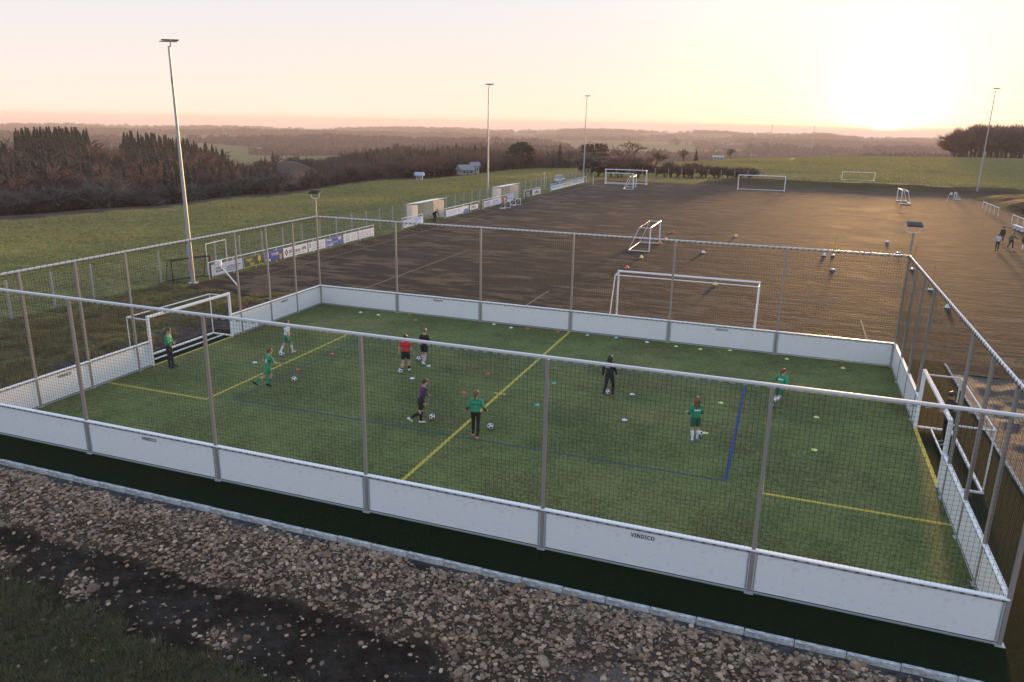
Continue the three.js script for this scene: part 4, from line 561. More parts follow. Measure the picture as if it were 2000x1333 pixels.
  if (extra.print) for (const [s, size, yy] of extra.print) { let pg; if (s) pg = textGeo(s, size * k, 0.012); else { const b3 = new GB(), r3 = RNG(x * 100); for (let j = -3; j <= 3; j++) b3.box(j * 0.034 * k, (r3() - 0.5) * 0.008, 0.006, 0.024 * k, size * k * (0.75 + 0.4 * r3()), 0.012); pg = b3.geo(); } const t = addMesh('shirt_print', pg, M.white, g); const pm = torso.clone(); pm.multiply(new THREE.Matrix4().makeRotationY(PI)); pm.setPosition(up(0, yy, -0.098).add(V(0, base, 0))); t.applyMatrix4(pm); }
  return g;
}
const GREEN = [0.012, 0.25, 0.125], BLACK = [0.008, 0.007, 0.008], NAVY = [0.008, 0.010, 0.025], WHITE = [0.68, 0.68, 0.70], RED = [0.55, 0.022, 0.03], MAROON = [0.30, 0.012, 0.045], BLUE = [0.012, 0.025, 0.14];
person('person in green jacket and navy tracksuit trousers standing before the left goal', 0.83, -7.7, 1.95, 1.70, { top: GREEN, sleeve: GREEN, bottom: NAVY, sock: NAVY, shoe: [0.03, 0.03, 0.035], cuff: GREEN }, { lean: 0.06, nod: 0.25, turn: 0.1, legs: [[0.05, 0.04, 0.06], [0.12, 0.05, 0.12]], arms: [[0.15, 0.12, 1.3, 1.5], [0.2, 0.12, 1.15, 1.5]] }, { style: 'short', hair: [0.05, 0.03, 0.02] });
person('player in white shirt and green shorts walking away along the yellow box line', 4.15, -11.3, 2.75, 1.56, { top: WHITE, bottom: GREEN, shorts: true, short: true, sock: WHITE, shoe: WHITE, sockAt: 0.3 }, { lean: 0.08, legs: [[0.45, 0.03, 0.35], [-0.25, 0.03, 0.35, 0.3]], arms: [[-0.35, 0.15, 0.5], [0.3, 0.15, 0.6]] }, { hair: [0.09, 0.05, 0.03], style: 'bun' });
person('player in green kit with white number six running to the right', 6.3, -7.15, 2.45, 1.60, { top: GREEN, bottom: GREEN, shorts: true, short: true, sock: GREEN, shoe: BLACK, sockAt: 0.35, hem: GREEN }, { lean: 0.18, side: 0.05, twist: 0.25, legs: [[-0.55, 0.05, 0.55, 0.5], [0.35, 0.03, 0.75]], arms: [[0.5, 0.35, 0.9], [-0.5, 0.4, 0.7]] }, { print: [['6', 0.17, 0.17]], style: 'short', hair: [0.12, 0.04, 0.02] });
person('player in red shirt and black shorts seen from behind at a ball', 10.32, -11.05, 3.35, 1.60, { top: RED, bottom: BLACK, shorts: true, short: true, sock: (X, Yv) => Yv < -0.62 ? BLACK : SKIN, shoe: WHITE, sockAt: 0.7 }, { lean: 0.06, legs: [[0.3, 0.05, 0.3], [-0.18, 0.05, 0.3, 0.25]], arms: [[0.1, 0.35, 0.3], [-0.15, 0.35, 0.3]] }, { style: 'bun', hair: [0.05, 0.025, 0.018] });
person('player in black jacket and black shorts seen from behind', 10.58, -12.3, 3.2, 1.58, { top: BLACK, bottom: BLACK, shorts: true, sock: [0.5, 0.48, 0.5], shoe: WHITE, sockAt: 0.45 }, { lean: 0.08, nod: 0.3, legs: [[-0.3, 0.05, 0.35, 0.3], [0.22, 0.06, 0.2]], arms: [[0.1, 0.28, 0.4], [0.05, 0.25, 0.4]] }, { hair: [0.16, 0.10, 0.06], style: 'bun' });
person('player in claret and dark blue shirt and black shorts running to the right', 13.6, -6.05, 2.5, 1.66, { top: (X) => X > 0.01 ? MAROON : BLUE, sleeve: [0.035, 0.014, 0.04], hem: (X) => X > 0.01 ? MAROON : BLUE, bottom: BLACK, shorts: true, sock: BLACK, shoe: WHITE, sockAt: 0.05 }, { lean: 0.22, nod: 0.15, legs: [[-0.35, 0.05, 0.9, 0.5], [0.1, 0.04, 0.15]], arms: [[-0.7, 0.25, 0.95], [0.25, 0.2, 0.8]] }, { hair: [0.035, 0.02, 0.015], style: 'short' });
person('long haired player in green top and black leggings on the centre line', 15.78, -5.75, 3.4, 1.64, { top: GREEN, sleeve: GREEN, cuff: [0.01, 0.06, 0.03], bottom: BLACK, sock: BLACK, shoe: (X, Yv, Z) => [0.6, 0.18, 0.17] }, { lean: 0.1, legs: [[-0.22, 0.02, 0.25, 0.3], [0.2, 0.02, 0.2]], arms: [[-0.15, 0.4, 0.95], [-0.1, 0.4, 0.95]] }, { style: 'pony', hair: [0.13, 0.055, 0.03] });
person('player all in black with long black hair dribbling a ball', 19.08, -11.3, 3.0, 1.68, { top: BLACK, bottom: BLACK, sock: BLACK, shoe: [0.35, 0.10, 0.06] }, { lean: 0.12, side: -0.06, legs: [[0.28, 0.07, 0.35], [-0.28, 0.03, 0.35, 0.4]], arms: [[0.3, 0.15, 0.4], [-0.1, 0.3, 0.5]] }, { style: 'long', hair: [0.012, 0.009, 0.008] });
person('long haired player in green kit and white socks beside a lime disc', 22.74, -8.25, 3.5, 1.55, { top: GREEN, cuff: [0.01, 0.05, 0.03], bottom: [0.012, 0.10, 0.05], shorts: true, sock: WHITE, shoe: [0.05, 0.25, 0.36], sockAt: 0.12 }, { lean: 0.05, legs: [[0.12, 0.05, 0.12], [-0.12, 0.05, 0.2, 0.15]], arms: [[0.2, 0.2, 1.3], [0.1, 0.2, 1.2]] }, { style: 'long', hair: [0.15, 0.06, 0.03], print: [['', 0.06, 0.31]] });
person('player in green kit and white socks running by the right yellow box', 25.35, -12.65, 2.6, 1.54, { top: GREEN, bottom: [0.012, 0.13, 0.065], shorts: true, sock: WHITE, shoe: BLACK, sockAt: 0.12 }, { lean: 0.3, side: -0.12, legs: [[-0.6, 0.05, 0.85, 0.6], [-0.15, 0.08, 0.35, 0.1]], arms: [[-0.5, 0.45, 0.9], [0.4, 0.6, 0.9]] }, { style: 'pony', hair: [0.15, 0.055, 0.03], print: [['', 0.06, 0.31]] });
person('person in dark jacket, cap and dark trousers standing in the right goal', 30.75, -11.25, -1.15, 1.86, { top: [0.03, 0.022, 0.02], bottom: BLACK, sock: BLACK, shoe: [0.16, 0.16, 0.18], collar: [0.02, 0.015, 0.014] }, { lean: 0.04, nod: 0.2, legs: [[0.0, 0.07, 0.03], [0.2, 0.1, 0.15]], arms: [[0.15, 0.14, 1.4, 1.5], [0.2, 0.14, 1.25, 1.5]] }, { style: 'cap', hair: [0.02, 0.016, 0.016], group: 'adults beside the court' });
person('dark clad person bending forward with hands on knees at the near shelter', -10.35, -56.4, 1.2, 1.72, { top: BLACK, bottom: BLACK, sock: BLACK, shoe: BLACK }, { lean: 1.15, nod: -0.3, legs: [[0.5, 0.08, 0.75], [0.35, 0.1, 0.6]], arms: [[0.3, 0.1, 0.25, 0.05], [0.25, 0.1, 0.25, 0.05]] }, { style: 'short', group: 'people round the big pitch' });
person('person in pale lilac top and dark trousers on the far right of the pitch', 42.6, -61.3, 3.3, 1.5, { top: [0.50, 0.50, 0.66], bottom: [0.03, 0.018, 0.02], sock: [0.03, 0.018, 0.02], shoe: BLACK }, { legs: [[0.08, 0.08, 0.08], [-0.08, 0.08, 0.1]], arms: [[0.3, 0.25, 1.0, 0.4], [0.3, 0.25, 1.0, 0.4]] }, { style: 'short', group: 'people round the big pitch' });
person('person in dark clothes behind the one in the lilac top', 44.3, -67.6, 3.0, 1.5, { top: [0.04, 0.03, 0.03], bottom: [0.03, 0.02, 0.02], sock: BLACK, shoe: [0.5, 0.45, 0.4] }, { legs: [[0.1, 0.04, 0.1], [-0.1, 0.04, 0.1]], arms: [[0.1, 0.15, 0.3], [0.0, 0.15, 0.3]] }, { style: 'short', group: 'people round the big pitch' });
person('person in olive jacket stepping, right of the one in the lilac top', 44.0, -62.9, 2.4, 1.58, { top: [0.10, 0.105, 0.05], bottom: [0.03, 0.025, 0.02], sock: BLACK, shoe: [0.5, 0.48, 0.44] }, { lean: 0.2, legs: [[0.35, 0.05, 0.3], [-0.3, 0.05, 0.35, 0.3]], arms: [[0.6, 0.4, 0.8], [-0.3, 0.3, 0.6]] }, { style: 'short', group: 'people round the big pitch' });
person('person cut by the right edge of the picture on the far pitch', 45.15, -63.4, 3.0, 1.6, { top: [0.22, 0.10, 0.07], bottom: BLACK, shorts: true, sock: WHITE, shoe: WHITE }, { legs: [[0.25, 0.05, 0.25], [-0.2, 0.05, 0.3, 0.2]], arms: [[0.2, 0.2, 0.6], [-0.2, 0.2, 0.6]] }, { style: 'short', group: 'people round the big pitch' });

// ------------------------------------------------------------------ rubble bank in front of the court
const bankH = (x, z) => { const t = z - 1.5, n = fbm(x * 0.45, z * 0.7, 4, 101) - 0.5, m = fbm(x * 2.6, z * 2.6, 3, 102) - 0.5; return -0.09 - 0.17 * t + 0.16 * sin(clamp(t / 2.4) * PI) + n * 0.34 * sstep(0.1, 1.2, t) + m * 0.10 * sstep(0.05, 0.5, t); };
const bandEdge = (x) => 2.25 + 0.9 * (fbm(x * 0.5, 3.3, 3, 111) - 0.5) + 5 * sstep(18.5, 22.5, x);
const ridge2 = (x) => 3.05 + 0.45 * sstep(4, 14, x) + 0.5 * (fbm(x * 0.6, 8.1, 3, 112) - 0.5);
const cover = (x, z) => { const t = z - 1.5, p = fbm(x * 1.1, z * 1.1, 3, 113); let c = sstep(0.12, 0.3, t + (p - 0.5) * 0.5) * (1 - sstep(bandEdge(x) - 0.25, bandEdge(x) + 0.15, t)); c = max(c, (1 - sstep(0.1, 0.42, abs(t - ridge2(x)))) * sstep(0.36, 0.52, fbm(x * 0.8, 5, 2, 114)) * (1 - sstep(14, 16, x)) * 0.85); const slab = exp(-pow((x - 22.6) / 0.75, 2) - pow((t - 2.35) / 0.55, 2)); return max(c * (1 - 0.75 * slab), 0.10); };
const grassy = (x, z) => { const t = z - 1.5; return sstep(0.3, 0.9, t - ridge2(x) - 0.15 * sstep(14, 18, x) + (fbm(x * 0.8, z * 0.8, 3, 115) - 0.5) * 1.2) * (1 - sstep(17.5, 20.5, x)); };
{
  const bank = new THREE.Group(); bank.name = 'rubble_bank'; scene.add(bank); tag(bank, null, null, null, 'structure');
  const rub = [0.105, 0.074, 0.054], earth = [0.036, 0.027, 0.020], grass = [0.07, 0.066, 0.026], pale = [0.36, 0.31, 0.31], slate = [0.046, 0.038, 0.032];
  addMesh('bank_earth', sheet(-14, 42, 420, 1.52, 15, 150, bankH, (x, z) => { const t = z - 1.5, p = fbm(x * 1.3, z * 1.3, 4, 116), c1 = cover(x, z); let c = mixc(earth, slate, sstep(0.45, 0.7, p)); c = mixc(c, rub, sstep(0.1, 0.6, c1) * 0.9); c = mixc(c, grass, grassy(x, z)); c = mixc(c, pale, exp(-pow((x - 22.6) / 0.8, 2) - pow((t - 2.4) / 0.5, 2)) * sstep(0.35, 0.6, p + 0.15)); return mixc(c, [0.10, 0.105, 0.115], (1 - sstep(0.16, 0.4, t + (p - 0.5) * 0.5))); }, 2.2), M.soil, bank);
  const r = RNG(77), geos = [];
  for (let v = 0; v < 7; v++) { const g = new THREE.IcosahedronGeometry(1, 1), p = g.attributes.position, sx = 0.75 + r() * 0.6, sy = 0.45 + r() * 0.35, sz = 0.65 + r() * 0.5; for (let k = 0; k < p.count; k++) { const x = p.getX(k), y = p.getY(k), z = p.getZ(k), h = 0.72 + 0.5 * hash2(Math.round(x * 50) + v * 997, Math.round(y * 50) * 31 + Math.round(z * 50), v); let a = x * h, b = y * h, c4 = z * h; const cut = 0.62; b = clamp(b, -cut, cut); p.setXYZ(k, a * sx, b * sy, c4 * sz); } g.computeVertexNormals(); geos.push(g); }
  const tones = [[0.20, 0.148, 0.112], [0.165, 0.12, 0.096], [0.235, 0.18, 0.138], [0.135, 0.105, 0.092], [0.26, 0.205, 0.16], [0.17, 0.14, 0.13], [0.19, 0.135, 0.10], [0.30, 0.26, 0.22]].map(([a, b, c5]) => new THREE.MeshStandardMaterial({ color: lin(a * 1.4, b * 1.16, c5 * 0.94), roughness: 0.9, map: grainTex, flatShading: true }));
  const spots = []; let tries = 0;
  while (spots.length < 36000 && tries++ < 400000) { const x = mix(-6, 34.5, r()), z = 1.58 + 9.5 * pow(r(), 1.35); if (r() > cover(x, z)) continue; if (grassy(x, z) > 0.6 && r() > 0.25) continue; const inBand = cover(x, z) > 0.3; const s = (inBand ? 1 : 0.7) * 0.013 + 0.054 * pow(r(), 2.3) + (r() < 0.04 ? 0.05 * r() : 0) + (abs(z - 1.5 - bandEdge(x)) < 0.5 && r() < 0.15 ? 0.035 * r() : 0); spots.push([x, z, s]); }
  // a few single blocks that stand out
  for (const [x, z, s] of [[27.05, 2.15, 0.13], [21.2, 3.5, 0.15], [14.2, 3.2, 0.12], [19.6, 4.2, 0.14], [24.4, 3.4, 0.13], [10.3, 4.75, 0.15], [9.9, 4.6, 0.11], [25.8, 3.1, 0.12], [16.1, 3.5, 0.12]]) spots.push([x, z, s]);
  spots.sort((a, b) => b[2] - a[2]);
  const mm = new THREE.Matrix4(), qq = new THREE.Quaternion(), ee = new THREE.Euler(), put = ([x, z, s]) => { ee.set((r() - 0.5) * 0.9, r() * 6.3, (r() - 0.5) * 0.9); qq.setFromEuler(ee); return mm.compose(V(x, bankH(x, z) + s * (0.05 + 0.35 * r()), z), qq, V(s, s, s)); };
  const inView = spots.filter(([x, z]) => x < 29 && x > 2 + (z - 1.5) * 1.45 && z < 7); inView.slice(0, 300).forEach((p) => { const st = addMesh('stone', geos[floor(r() * geos.length)], tones[floor(r() * tones.length)], bank); st.applyMatrix4(put(p)); p.done = true; });
  const rest = spots.filter((p) => !p.done), stoneMat = new THREE.MeshStandardMaterial({ roughness: 0.9, color: lin(1, 1, 1), flatShading: true }), per = Math.ceil(rest.length / geos.length), tc = V(0, 0, 0);
  geos.forEach((g, v) => { const part = rest.slice(v * per, (v + 1) * per), im = new THREE.InstancedMesh(g, stoneMat, part.length); im.name = 'loose_rubble'; part.forEach((p, k) => { im.setMatrixAt(k, put(p)); const t = tones[floor(r() * tones.length)].color, f = (0.45 + 0.85 * r()) * 0.95; im.setColorAt(k, lin(t.r * f, t.g * f, t.b * f)); }); im.castShadow = im.receiveShadow = true; bank.add(im); tag(im, null, null, null, 'stuff'); });
}
// grass tufts
function tuftGeo(seed, n, h, w) { const g = new GB(), r = RNG(seed); for (let k = 0; k < n; k++) { const a = r() * 6.3, d = r() * 0.07, l = h * (0.5 + 0.7 * r()), bx = cos(a) * d, bz = sin(a) * d, o = (r() * 0.6 + 0.15) * l, tx = bx + cos(a) * o, tz = bz + sin(a) * o; g.tri([bx - sin(a) * w, 0, bz + cos(a) * w], [bx + sin(a) * w, 0, bz - cos(a) * w], [tx, l, tz]); } return g.geo(); }
const eOf = (az) => table(EDGE, az);
function tufts(name, n, seed, area, want, hf, cols, h = 0.13, bw = 0.007) {
  const r = RNG(seed), g = tuftGeo(seed, 9, h, bw), list = []; let t = 0; while (list.length < n && t++ < n * 12) { const x = mix(area[0], area[1], r()), z = mix(area[2], area[3], r()); if (r() < want(x, z)) list.push([x, z]); }
  const im = new THREE.InstancedMesh(g, new THREE.MeshPhysicalMaterial({ roughness: 0.85, transmission: 0.45, thickness: 0, color: lin(1, 1, 1) }), list.length), m = new THREE.Matrix4(), q = new THREE.Quaternion(), up = V(0, 1, 0); im.name = numbered(name); list.forEach(([x, z], k) => { const s = 0.6 + 1.1 * r(); im.setMatrixAt(k, m.compose(V(x, hf(x, z) - 0.01, z), q.setFromAxisAngle(up, r() * 6.3), V(s, s * (0.7 + 0.6 * r()), s))); const c6 = cols[floor(r() * cols.length)], f = 0.7 + 0.6 * r(); im.setColorAt(k, lin(c6[0] * f, c6[1] * f, c6[2] * f)); }); im.castShadow = im.receiveShadow = true; scene.add(im); tag(im, null, null, null, 'stuff'); return im;
}
tag(tufts('bank_grass', 15000, 201, [6, 25, 4, 12], (x, z) => grassy(x, z), bankH, [[0.10, 0.105, 0.030], [0.08, 0.088, 0.025], [0.14, 0.115, 0.042], [0.12, 0.088, 0.038]], 0.11), 'dark grass and weeds growing below the rubble bank', 'grass');
tag(tufts('rough_grass', 15000, 202, [-12.4, -1.6, -20.5, 1], (x, z) => sstep(-1.8, -3.2, x) * sstep(0.36, 0.6, fbm(x * 0.9, z * 0.9, 3, 64)), roughH, [[0.19, 0.18, 0.06], [0.16, 0.16, 0.055], [0.25, 0.19, 0.085], [0.18, 0.13, 0.06]], 0.16), 'tussocky dry grass on the rough ground left of the court', 'grass');

tag(tufts('meadow_grass', 90000, 203, [-62, -13, -175, 2], (x, z) => { const az = atan2(x - EX, EZ - z) * 180 / PI; return hypot(x - EX, z - EZ) < eOf(az) - 1 ? 1 : 0; }, land, [[0.29, 0.28, 0.085], [0.25, 0.26, 0.075], [0.33, 0.28, 0.11]], 0.10, 0.012), 'short yellow green grass of the meadow left of the pitch', 'grass');
tag(tufts('field_grass', 120000, 204, [-40, 150, -345, -148], (x, z) => { const az = atan2(x - EX, EZ - z) * 180 / PI; return az < 16 && hypot(x - EX, z - EZ) < eOf(az) + 4 ? 1 : 0; }, land, [[0.29, 0.28, 0.085], [0.25, 0.26, 0.075], [0.34, 0.28, 0.10]], 0.13, 0.016), 'short grass of the green field beyond the far end of the pitch', 'grass');

// ------------------------------------------------------------------ trees
const polar = (az, d) => { const a = az * PI / 180; return [EX + d * sin(a), EZ - d * cos(a)]; };
function coniferGeo(seed, slim) {              // unit height, many drooping boughs down a straight stem
  const r = RNG(seed), g = new GB(), n = 250; for (let k = 0; k < n; k++) { const t = pow((k + r()) / n, 0.85), y = 0.08 + 0.92 * t, R = slim * pow(1 - t, 0.85) * (0.6 + 0.6 * r()) + 0.005, a = k * 2.4 + r() * 0.8, dy = -R * (0.2 + 0.45 * r()), w = 0.012 + R * 0.24, ca = cos(a), sa = sin(a), m = R * 0.55; g.tri([0, y + 0.01, 0], [ca * m - sa * w, y + dy * 0.45, sa * m + ca * w], [ca * R, y + dy, sa * R]); g.tri([0, y + 0.01, 0], [ca * R, y + dy, sa * R], [ca * m + sa * w, y + dy * 0.45, sa * m - ca * w]); g.tri([ca * m * 0.4, y + dy * 0.15, sa * m * 0.4], [ca * R * 0.95, y + dy * 0.9, sa * R * 0.95], [ca * m, y + dy * 0.6 - 0.03, sa * m]); } return g.geo();
}
const trunkGeo = (h, r0) => new GB().cyl([0, -0.05, 0], [0, h, 0], r0, r0 * 0.2, 7, false).geo();
function pineGeo(seed) {                       // bare lower stem, ragged top half
  const r = RNG(seed), g = new GB(); for (let c7 = 0; c7 < 26; c7++) { const y = 0.22 + 0.74 * r(), a = r() * 6.3, d = 0.16 * (1.05 - abs(y - 0.55) * 1.5) * r(), cx = cos(a) * d, cz = sin(a) * d, R = 0.055 + 0.05 * r(); for (let k = 0; k < 34; k++) { const b = r() * 6.3, e = (r() - 0.35) * 1.6, l = R * (0.5 + 0.7 * r()), px = cx + cos(b) * cos(e) * l, py = y + sin(e) * l * 0.7, pz = cz + sin(b) * cos(e) * l, s = 0.018 + 0.02 * r(), f = r() * 6.3; g.tri([px - cos(f) * s, py, pz - sin(f) * s], [px + cos(f) * s, py - 0.008, pz + sin(f) * s], [px, py + s * 0.8, pz]); } } return g.geo();
}
function bareGeo(seed, spread, twigs, tw, low = 0.25) {   // limbs splitting into twigs; returns [limbs, twigs]
  const r = RNG(seed), a = new GB(), b = new GB(); let n = 0; const leaf = (p, d, l) => { const e = d.clone().add(V((r() - 0.5) * 1.2, (r() - 0.3) * 0.9, (r() - 0.5) * 1.2)).normalize(), s = V(r() - 0.5, r() - 0.5, r() - 0.5).cross(e).normalize().multiplyScalar(tw), q = p.clone().addScaledVector(e, l); b.tri([p.x - s.x, p.y - s.y, p.z - s.z], [p.x + s.x, p.y + s.y, p.z + s.z], [q.x, q.y, q.z]); n++; };
  const grow = (p, d, l, w, lev) => { const q = p.clone().addScaledVector(d, l); a.cyl(p.toArray(), q.toArray(), w, w * 0.62, lev < 2 ? 6 : 3, false); if (lev >= 3) { const c8 = Math.round(twigs); for (let k = 0; k < c8; k++) leaf(p.clone().lerp(q, 0.15 + 0.85 * r()), d, 0.05 + 0.07 * r()); return; } const m = lev === 0 ? 6 : 4; for (let k = 0; k < m; k++) { const f = k / m * 6.283 + r() * 1.2, o = spread * (0.5 + 0.7 * r()), e = d.clone().add(V(cos(f) * o, (r() - 0.35) * 0.35, sin(f) * o)).normalize(); grow(p.clone().lerp(q, lev === 0 ? 0.5 + 0.5 * r() : 0.35 + 0.65 * r()), e, l * (lev === 0 ? 0.75 : 0.62) * (0.75 + 0.5 * r()), w * 0.5, lev + 1); } };
  grow(V(0, -0.03, 0), V((r() - 0.5) * 0.1, 1, (r() - 0.5) * 0.1).normalize(), low + 0.08, 0.022, 0); return [a.geo(), b.geo()];
}
const leafM = (r, g, b) => new THREE.MeshPhysicalMaterial({ color: lin(r, g, b), roughness: 0.9, transmission: 0.3, thickness: 0 });
const TM = { spruce: [leafM(0.030, 0.042, 0.020), leafM(0.042, 0.046, 0.022), leafM(0.060, 0.040, 0.024), leafM(0.022, 0.032, 0.018)], bark: std(0.075, 0.055, 0.045, 0.9), twig: [leafM(0.13, 0.075, 0.058), leafM(0.10, 0.068, 0.058), leafM(0.17, 0.085, 0.062), leafM(0.115, 0.10, 0.085), leafM(0.085, 0.062, 0.06)], grey: leafM(0.085, 0.08, 0.072) };
const spruces = [coniferGeo(1, 0.23), coniferGeo(2, 0.19), coniferGeo(3, 0.27)], pines = [pineGeo(4), pineGeo(5)], bares = [bareGeo(11, 1.15, 14, 0.0042), bareGeo(12, 1.0, 14, 0.0042), bareGeo(13, 1.35, 14, 0.0042), bareGeo(14, 1.2, 14, 0.0042, 0.3)], bushes = [bareGeo(21, 1.1, 16, 0.006, 0.1), bareGeo(22, 1.3, 16, 0.006, 0.08)];
for (const set of [bares, bushes]) for (const pair of set) { pair[1].computeBoundingBox(); const b = pair[1].boundingBox, s = 1 / b.max.y; for (const g of pair) g.scale(s, s, s); }
const tGeo = trunkGeo(0.97, 0.018), rt = RNG(300);
const top = (az, el, d) => 10.26 + d * Math.tan(el * PI / 180);
function tree(kind, az, d, el, label, group, opt = {}) {       // el: elevation of the tree top seen from the drone, which fixes its height
  const [x, z] = polar(az, d), y = land(x, z), h = max(opt.least ?? 3, opt.h ?? top(az, el, d) - y), g = thing({ spruce: 'spruce_tree', pine: 'pine_tree', bare: 'bare_tree', bush: 'bare_bush' }[kind], label, kind === 'bush' ? 'bush' : 'tree', [x, y - 0.15, z], rt() * 6.3, group), w = h * (opt.wide ?? 1) * (0.9 + 0.25 * rt());
  g.scale.set(w, h, w);
  if (kind === 'spruce' || kind === 'pine') { addMesh('trunk', tGeo, TM.bark, g); addMesh('crown', kind === 'pine' ? pines[floor(rt() * 2)] : spruces[floor(rt() * 3)], TM.spruce[opt.tone ?? floor(rt() * 4)], g); } else { const p = kind === 'bush' || opt.low ? bushes[floor(rt() * 2)] : bares[floor(rt() * 4)]; addMesh('trunk', p[0], opt.mat ?? TM.bark, g); addMesh('crown', p[1], opt.mat ?? TM.twig[opt.tone ?? floor(rt() * 5)], g); }
  return g;
}
// tree-top outline of the wood on the left, as seen from the drone
const LEFT = [[-62, -0.9], [-54, -0.95], [-52.6, -0.75], [-51, -0.62], [-48.8, -0.68], [-48.3, -1.7], [-47, -1.75], [-46.6, -0.82], [-44, -1.08], [-41.5, -1.6], [-40.4, -2.05], [-39, -2.5], [-37.4, -2.95], [-35, -2.7], [-33, -2.3], [-31, -1.85], [-28, -1.4], [-25, -1.1], [-22, -1.0], [-17, -1.25], [-13.2, -1.15], [-12.7, -1.8]];
const lt = (az) => { let k = 0; while (k < LEFT.length - 2 && az > LEFT[k + 1][0]) k++; return mix(LEFT[k][1], LEFT[k + 1][1], clamp((az - LEFT[k][0]) / (LEFT[k + 1][0] - LEFT[k][0]))); };
for (let k = 0; k < 76; k++) { const az = k < 34 ? mix(-52.8, -48.7, (k + rt() * 0.8) / 34) : mix(-46.7, -40.2, (k - 34 + rt() * 0.8) / 42), d = 222 + 30 * rt(); tree('spruce', az, d, lt(az) - 0.5 * rt() * rt(), k < 34 ? 'tall dark spruce in the block standing highest at the left edge' : 'tall dark spruce in the sloping row left of the near mast', k < 34 ? 'spruces of the left block' : 'spruces of the sloping row', { wide: 0.9, tone: [3, 0, 2, 3][k % 4] }); }
for (let k = 0; k < 54; k++) { const az = mix(-56, -37.8, (k + rt()) / 54), f = rt(), d = mix(eOf(az) + 32, 215, f); tree(k % 3 ? 'spruce' : 'bare', az, d, mix(-3.3, lt(az) - 0.55, pow(f, 0.6)), k % 3 ? 'dark spruce inside the left wood beyond the meadow' : 'reddish bare tree inside the left wood beyond the meadow', k % 3 ? 'spruces inside the left wood' : 'bare trees inside the left wood', { wide: 1, tone: k % 3 ? [0, 3, 3][k % 3] : [2, 0, 4][k % 5 % 3] }); }
for (let k = 0; k < 18; k++) { const az = mix(-56, -36, (k + rt()) / 18); tree('bush', az, eOf(az) + 16 + 14 * rt(), -4.9 + 1.0 * rt(), 'grey bare shrub at the dark foot of the left wood', 'shrubs at the foot of the left wood', { wide: 1.1, mat: TM.grey, least: 4 }); }
tree('bush', -48.1, eOf(-48) + 20, -3.3, 'large round grey bare shrub before the left wood, tallest of the shrubs', null, { wide: 1.15, mat: TM.grey });
for (let k = 0; k < 62; k++) { const az = mix(-35.5, -12.9, (k + rt()) / 62), f = rt(), d = eOf(az) + 10 + 70 * f; tree(k % 9 === 4 ? 'spruce' : 'bare', az, d, lt(az) - 0.9 * (1 - f) - 0.75 * rt() * rt() - 0.15, k % 9 === 4 ? 'dark spruce among the bare trees of the belt beyond the meadow' : 'brown bare tree in the belt of wood beyond the meadow', k % 9 === 4 ? 'spruces of the middle belt' : 'bare trees of the middle belt', { wide: k % 9 === 4 ? 1 : 1.0, tone: k % 9 === 4 ? 0 : [0, 4, 1, 2][k % 4] }); }
for (let k = 0; k < 7; k++) tree('pine', -20.1 + 1.35 * k / 6, eOf(-20) + 14 + 8 * rt(), -1.18 - 0.35 * abs(k - 3) / 3, 'dark round topped pine in the clump right of the second mast', 'pines right of the second mast', { wide: 1.15, tone: 3 });
for (let k = 0; k < 6; k++) tree('pine', -14.9 + 1.6 * k / 5, eOf(-14) + 8 + 8 * rt(), -1.22 - 0.18 * abs(k - 3) / 3, 'dark pine at the right end of the middle belt', 'pines ending the middle belt', { wide: 0.95, tone: 2 });
tree('spruce', -16.6, eOf(-16.6) + 8, -1.32, 'slim single spruce left of the third mast', null, { tone: 3 });
tree('bare', -27.2, eOf(-27) + 6, -2.35, 'glowing pinkish round bare tree at the meadow edge', null, { wide: 1.1, tone: 2 }); tree('bare', -25.9, eOf(-26) + 7, -2.2, 'pinkish bare tree with a broad crown at the meadow edge', null, { wide: 1.15, tone: 2 });
for (const [az, d, h, l] of [[-11.6, 178, 7.4, 'wide bare fruit tree behind the far left corner of the pitch'], [-9.6, 182, 5.0, 'smaller bare tree right of the wide fruit tree']]) tree('bare', az, d, 0, l, null, { h, wide: 1.25, tone: 0 });
for (let k = 0; k < 26; k++) { const t = k / 25, x = mix(-16, 15.5, t) + rt(), z = -136 - 9 * t - 4 * rt(), az = atan2(x - EX, EZ - z) * 180 / PI, d = hypot(x - EX, z - EZ); tree('bush', az, d, 0, 'brown bare bush in the hedge behind the far fence', 'bushes of the far hedge', { h: (k % 4 === 1 ? 4.2 : 2.2) * (1.15 - 0.6 * t) + 0.9 * rt(), wide: 1.2, tone: [0, 3, 2][k % 3] }); }
for (const [az, d, h, kind, l] of [[-6.75, 268, 4.2, 'spruce', 'small single spruce left of the white barn'], [-7.6, 262, 5.0, 'bare', 'thin bare tree left of the small single spruce'], [-4.4, 285, 4.2, 'bare', 'thin bare tree right of the white barn']]) tree(kind, az, d, 0, l, null, { h });
for (let k = 0; k < 34; k++) { const az = mix(9.6, 15.5, (k + rt() * 0.7) / 34), d = 385 + 26 * rt(); tree('bare', az, d, 0.66 - 0.55 * pow(max(0, 10.6 - az), 2) - 0.12 * rt(), 'bare tree in the round wood on the right horizon', 'bare trees of the right hand wood', { wide: 0.8, low: true, tone: [2, 0, 2, 1][k % 4] }); }
for (const [x, z, h] of [[55, -99, 1.7], [58, -96, 2.1], [56.5, -92, 1.8], [59, -88, 2.0], [56, -84, 1.6]]) { const az = atan2(x - EX, EZ - z) * 180 / PI, d = hypot(x - EX, z - EZ); tree('bush', az, d, 0, 'low dark bush behind the right barrier rails', 'bushes behind the right barrier rails', { h: h + 0.8, wide: 1.6, tone: 0, least: 1 }); }

